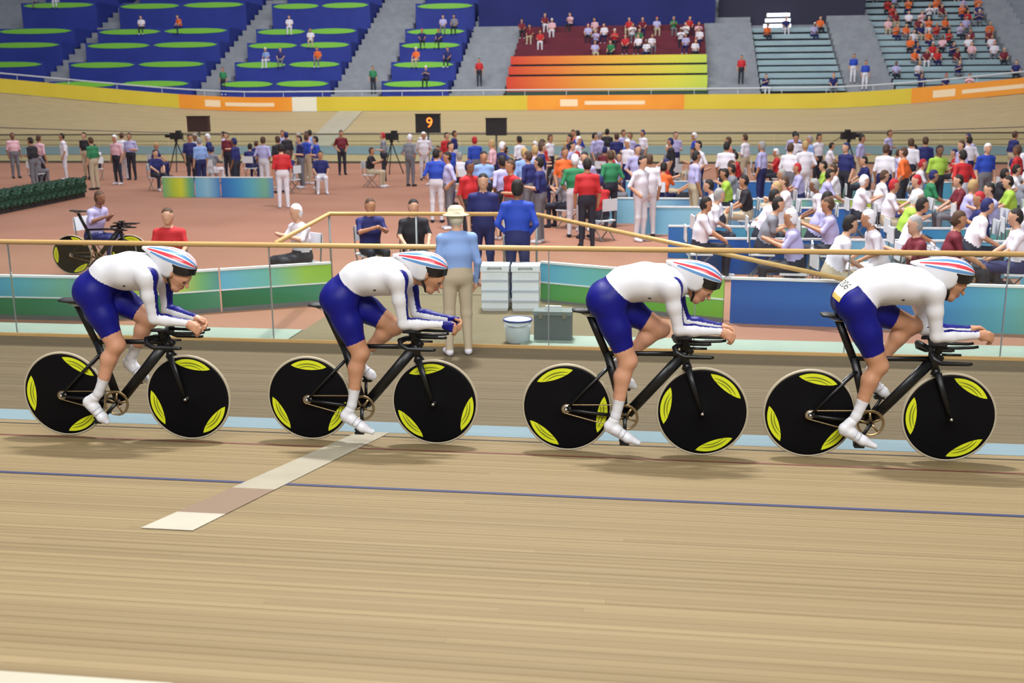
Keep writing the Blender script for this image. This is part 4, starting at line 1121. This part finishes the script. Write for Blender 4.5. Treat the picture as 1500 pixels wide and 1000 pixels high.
# spectators in the stands: sit on the row edges
def spectators(n, blk, f0, f1, rows, tops, where, group):
    rs = [s_ for s_ in SEATS if s_[4] == blk]
    for _ in range(n):
        x0, x1, y, z, _b = rs[rp.choice(rows)]
        x = x0+(x1-x0)*rp.uniform(f0, f1)
        if not free(x, y, .6): continue
        person(FIGS[(rp.choice(('sit', 'sitlean')), rp.randrange(3))], (x, y, z-.41), -PI/2+rp.uniform(-.4, .4), rp.choice(tops), rp.choice(LEGS), rp.choice(HAIRS), where, 'seated', group)
spectators(22, 'navy', .05, .95, list(range(len([s_ for s_ in SEATS if s_[4] == 'navy']))), ['white', 'lavender', 'grey', 'orange', 'navy', 'light blue'], 'on navy covered rows', 'spectators on navy rows')
spectators(34, 'maroon', .35, 1.0, [0, 1, 2, 3, 4], ['white', 'white', 'pink', 'maroon', 'lavender', 'red', 'green'], 'on the maroon seat rows', 'spectators on maroon rows')
spectators(9, 'maroon', .0, .4, [2, 3, 4, 5], ['maroon', 'pink', 'red'], 'on the maroon seat rows', 'spectators on maroon rows')
spectators(6, 'pale0', .0, 1, [8, 9, 0], ['orange', 'navy', 'lavender'], 'on mostly empty pale rows', 'spectators on the empty pale rows')
spectators(120, 'pale1', .12, 1.0, [4, 5, 6, 7, 8, 9, 10, 11, 12, 13, 14, 15], ['orange', 'orange', 'red', 'red', 'white', 'lavender', 'pink', 'maroon', 'navy'], 'on the crowded pale rows', 'spectators on the crowded pale rows')
spectators(10, 'pale1', .0, 1.0, [0, 1, 2], ['white', 'lavender', 'navy', 'pink'], 'low on crowded pale rows', 'spectators low on the crowded pale rows')
# stewards on the aisles
for px, top, leg, wh, j in ((326, 'green', 'dark', 'between two wide navy blocks', 0), (546, 'green', 'dark', 'on aisle beside narrow navy rows', 0), (702, 'red', 'dark', 'beside the red board end', 1), (1086, 'red', 'dark', 'beside the lime board end', 1), (1250, 'royal blue', 'white', 'on aisle through pale seats', 1), (1268, 'royal blue', 'white', 'low on aisle through pale seats', 0)):
    y = 58.0+j*.85+.45; person(FIGS[('stand', 0)], (X_at(px, y), y, step_z(58.0+j*.85)+.02), -PI/2, top, leg, 'dark hair', wh, 'standing', None)
# the two close figures, with fingers
FN = fig_mesh(fig('stand', True, 0), .0115); FN2 = fig_mesh(fig('stand', True, 2), .0115)
p = at_z(678, 512, ZF); o = person(FN, (p[0], 3.30, ZF-.001), PI*.62, 'light blue', 'beige', 'cream hat', 'before the glass barrier', 'standing', None, shoe=MATS['top_white'])
o.scale = (.97, .97, .97)
g = G(); g.lathe_z([(.0, .085), (.06, .082), (.092, .05), (.098, .0), (.15, -.018), (.152, -.024), (.10, -.012)], n=20); hat = g.build('hat_brim', MATS['head_cream hat'], o, True); hat.location = (.03, 0, 1.64)
xb = at_y(757, 300, 6.4)[0]; person(FN2, (xb, 6.45, ZF+.004), PI*.5, 'royal blue', 'navy', 'dark hair', 'behind the white coolers', 'standing', None)

# ------------------------------------------------------------------ equipment
def cooler(x, y, label, w_=.36):
    t = thing('cooler_box', label, 'cooler', (x, y, ZF+.004), .08, 'white coolers')
    g = G(); rings = []
    for z, k in ((0, .92), (.04, 1.0), (.5, 1.0), (.54, .98)):
        rings.append([(w_/2*k*sx, .17*k*sy, z) for sx, sy in ((-1, -1), (1, -1), (1, 1), (-1, 1))])
    g.loft(rings); g.build('body', M_whitep, t)
    for z in (.12, .26, .40): g = G(); g.box((-w_/2-.006, -.176, z), (w_/2+.006, .176, z+.03)); g.build('rib', mat('cooler_grey', (176, 182, 194), .5), t)
    g = G(); g.box((-w_/2-.012, -.182, .54), (w_/2+.012, .182, .62)); lid = g.build('lid', M_whitep, t)
    g = G(); g.tube([(-.09, -.19, .58), (-.09, -.22, .60), (.09, -.22, .60), (.09, -.19, .58)], .008, 6); g.build('handle', M_greyp, lid)
p = at_z(729, 449); cooler(p[0], 6.0, 'ribbed white cooler box before the man in blue, beside the stairs'); p = at_z(773, 449); cooler(p[0], 6.02, 'ribbed white cooler box before the man in blue, nearer the lime board')
p = at_z(756, 505)
t = thing('bucket', 'round white plastic bucket with blue rim beside the grey case', 'bucket', (p[0], 4.02, ZF+.004))
g = G(); g.lathe_z([(.0, .0), (.135, .0), (.14, .01), (.165, .27), (.155, .27), (.13, .02), (.0, .02)], n=28); g.build('pail', M_whitep, t, True)
g = G(); g.lathe_z([(.165, .255), (.174, .258), (.174, .275), (.165, .278), (.160, .27)], n=28); g.build('rim', mat('blue_rim', (70, 84, 160), .5), t, True)
g = G(); g.tube([(.17*math.cos(a), -.172*1, .262-.09*math.sin(a)) if False else (.17*math.cos(a), -.02-.16*math.sin(a), .262-.05*math.sin(a)) for a in np.linspace(0, PI, 13)], .004, 6); g.build('handle', M_steel, t, True)
p = at_z(797, 500)
t = thing('tool_case', 'dark grey tool case standing beside the white bucket', 'case', (p[0]+.10, 4.18, ZF+.02))
g = G(); g.box((-.22, -.12, 0), (.22, .12, .30)); g.build('case_body', M_greyp, t)
g = G(); g.box((-.23, -.13, .30), (.23, .13, .345)); ld = g.build('lid', mat('case_lid', (128, 136, 134), .5), t)
g = G(); g.tube([(-.10, 0, .345), (-.09, 0, .385), (.09, 0, .385), (.10, 0, .345)], .010, 8); g.build('handle', M_whitep, ld)
for sx in (-.14, .14): g = G(); g.box((sx-.02, -.137, .26), (sx+.02, -.12, .33)); g.build('latch', M_steel, t)
# lap counter with an orange 9 and two more boxes on poles
def pole_box(px, py, Y, label, name, cat, w_=.70, h=.62, digit=None, col=(40, 36, 38)):
    c = at_y(px, py, Y)
    t = thing(name, label, cat, (c[0], Y, ZB))
    zc = c[2]-ZB
    g = G(); g.box((-w_/2, -.12, zc-h/2), (w_/2, .12, zc+h/2)); cs = g.build('casing', mat('casing_%d' % col[0], col, .6), t)
    g = G(); g.box((-w_/2-.02, -.15, zc+h/2), (w_/2+.02, .14, zc+h/2+.03)); g.build('hood', M_dark, cs)
    g = G(); g.tube([(0, 0, .02), (0, 0, zc-h/2)], .035, 8); g.build('pole', M_greyp, t)
    g = G(); g.lathe_z([(.0, .0), (.32, .0), (.32, .02), (.05, .05), (.0, .05)], n=20); g.build('base', M_dark, t)
    if digit:
        o = text_mesh(digit, .52, 'digit', mat('orange_led', (255, 140, 50), .5, emit=1.6), cs); o.rotation_euler = (PI/2, 0, 0); o.location = (.08, -.126, zc+.02)
    return t
pole_box(627, 181, 31, 'dark lap counter on a pole showing an orange 9', 'lap_counter', 'lap counter', .9, .66, '9')
pole_box(727, 186, 31, 'dark display box on a pole beyond the throng at the tunnel head', 'display_box', 'display', .75, .6)
pole_box(291, 182, 30, 'dark brown display box on a pole behind the far boards', 'display_box', 'display', .8, .55, col=(66, 44, 40))
def tv_camera(px, Y, label, rz):
    c = at_y(px, 260, Y); t = thing('television_camera', label, 'camera', (c[0], Y, ZB), rz, 'television cameras')
    for k in range(3):
        a = 2*PI*k/3; g = G(); g.tube([(0, 0, 1.25), (.45*math.cos(a), .45*math.sin(a), .015)], .022, 8); g.build('tripod_leg', M_dark, t)
    g = G(); g.lathe_z([(0, 1.22), (.07, 1.22), (.07, 1.32), (0, 1.32)], n=14); g.build('tripod_head', M_dark, t)
    g = G(); g.box((-.30, -.10, 1.32), (.22, .10, 1.58)); b = g.build('camera_body', M_dark, t)
    g = G(); g.tube([(.22, 0, 1.46), (.50, 0, 1.46)], .075, 14); g.build('lens', M_rubber, b)
    g = G(); g.box((-.16, -.18, 1.58), (-.04, .06, 1.68)); g.build('viewfinder', M_dark, b)
    g = G(); g.tube([(-.30, .08, 1.40), (-.55, .12, 1.25)], .014, 6); g.build('pan_handle', M_dark, t)
tv_camera(1240, 33, 'television camera on a tripod behind the last pit row', .3)
tv_camera(575, 33, 'television camera on a tripod beside the lap counter', 2.6)
tv_camera(262, 34, 'television camera on a tripod beside the brown display box', 2.9)
# spare bicycle by the seated person
spare = copy_tree([o for o in bpy.data.objects if o.name == 'track_bicycle'][0])
c = at_y(140, 300, 8.4); spare.location = (c[0]-.5, 8.4, ZB); spare.rotation_euler = (0, 0, .12); tag(spare, 'spare black bicycle standing before the seated person in lavender top', 'bicycle')
if 'group' in spare: del spare['group']
# low hedge planters on the left of the salmon floor
M_leaf = noisy('hedge_leaf', (22, 52, 40), (40, 76, 54), (1, 1, 1), 14, .7)
A = at_z(-30, 317); Bp = at_z(118, 287); hp = None; nh = 9
for k in range(nh):
    P = A+(Bp-A)*((k+.5)/nh); ang = math.atan2(Bp[1]-A[1], Bp[0]-A[0]); L = np.linalg.norm((Bp-A)[:2])/nh
    if hp is None:
        hp = t = thing('hedge_planter', '', 'planter')
        g = G(); g.box((-L*.47, -.16, 0), (L*.47, .16, .16)); g.build('trough', M_dark, t)
        bm = bmesh.new(); bmesh.ops.create_cube(bm, size=1.0); bmesh.ops.subdivide_edges(bm, edges=bm.edges[:], cuts=9, use_grid_fill=True)
        rr = random.Random(5)
        for vv in bm.verts:
            j = .06; vv.co = Vector((vv.co.x*L*.96+rr.uniform(-j, j)*.7, vv.co.y*.40+rr.uniform(-j, j), .36+vv.co.z*.40+rr.uniform(-j, j)))
        me = bpy.data.meshes.new('foliage'); bm.to_mesh(me); bm.free(); me.materials.append(M_leaf)
        o = bpy.data.objects.new('foliage', me); link(o, t); o['kind'] = 'stuff'
    else: t = copy_tree(hp)
    t.location = (P[0], P[1], ZB); t.rotation_euler = (0, 0, ang)
    tag(t, 'low dark green hedge planter, %s from the far-board end of its row' % ORD[nh-1-k], 'planter', 'hedge planters')
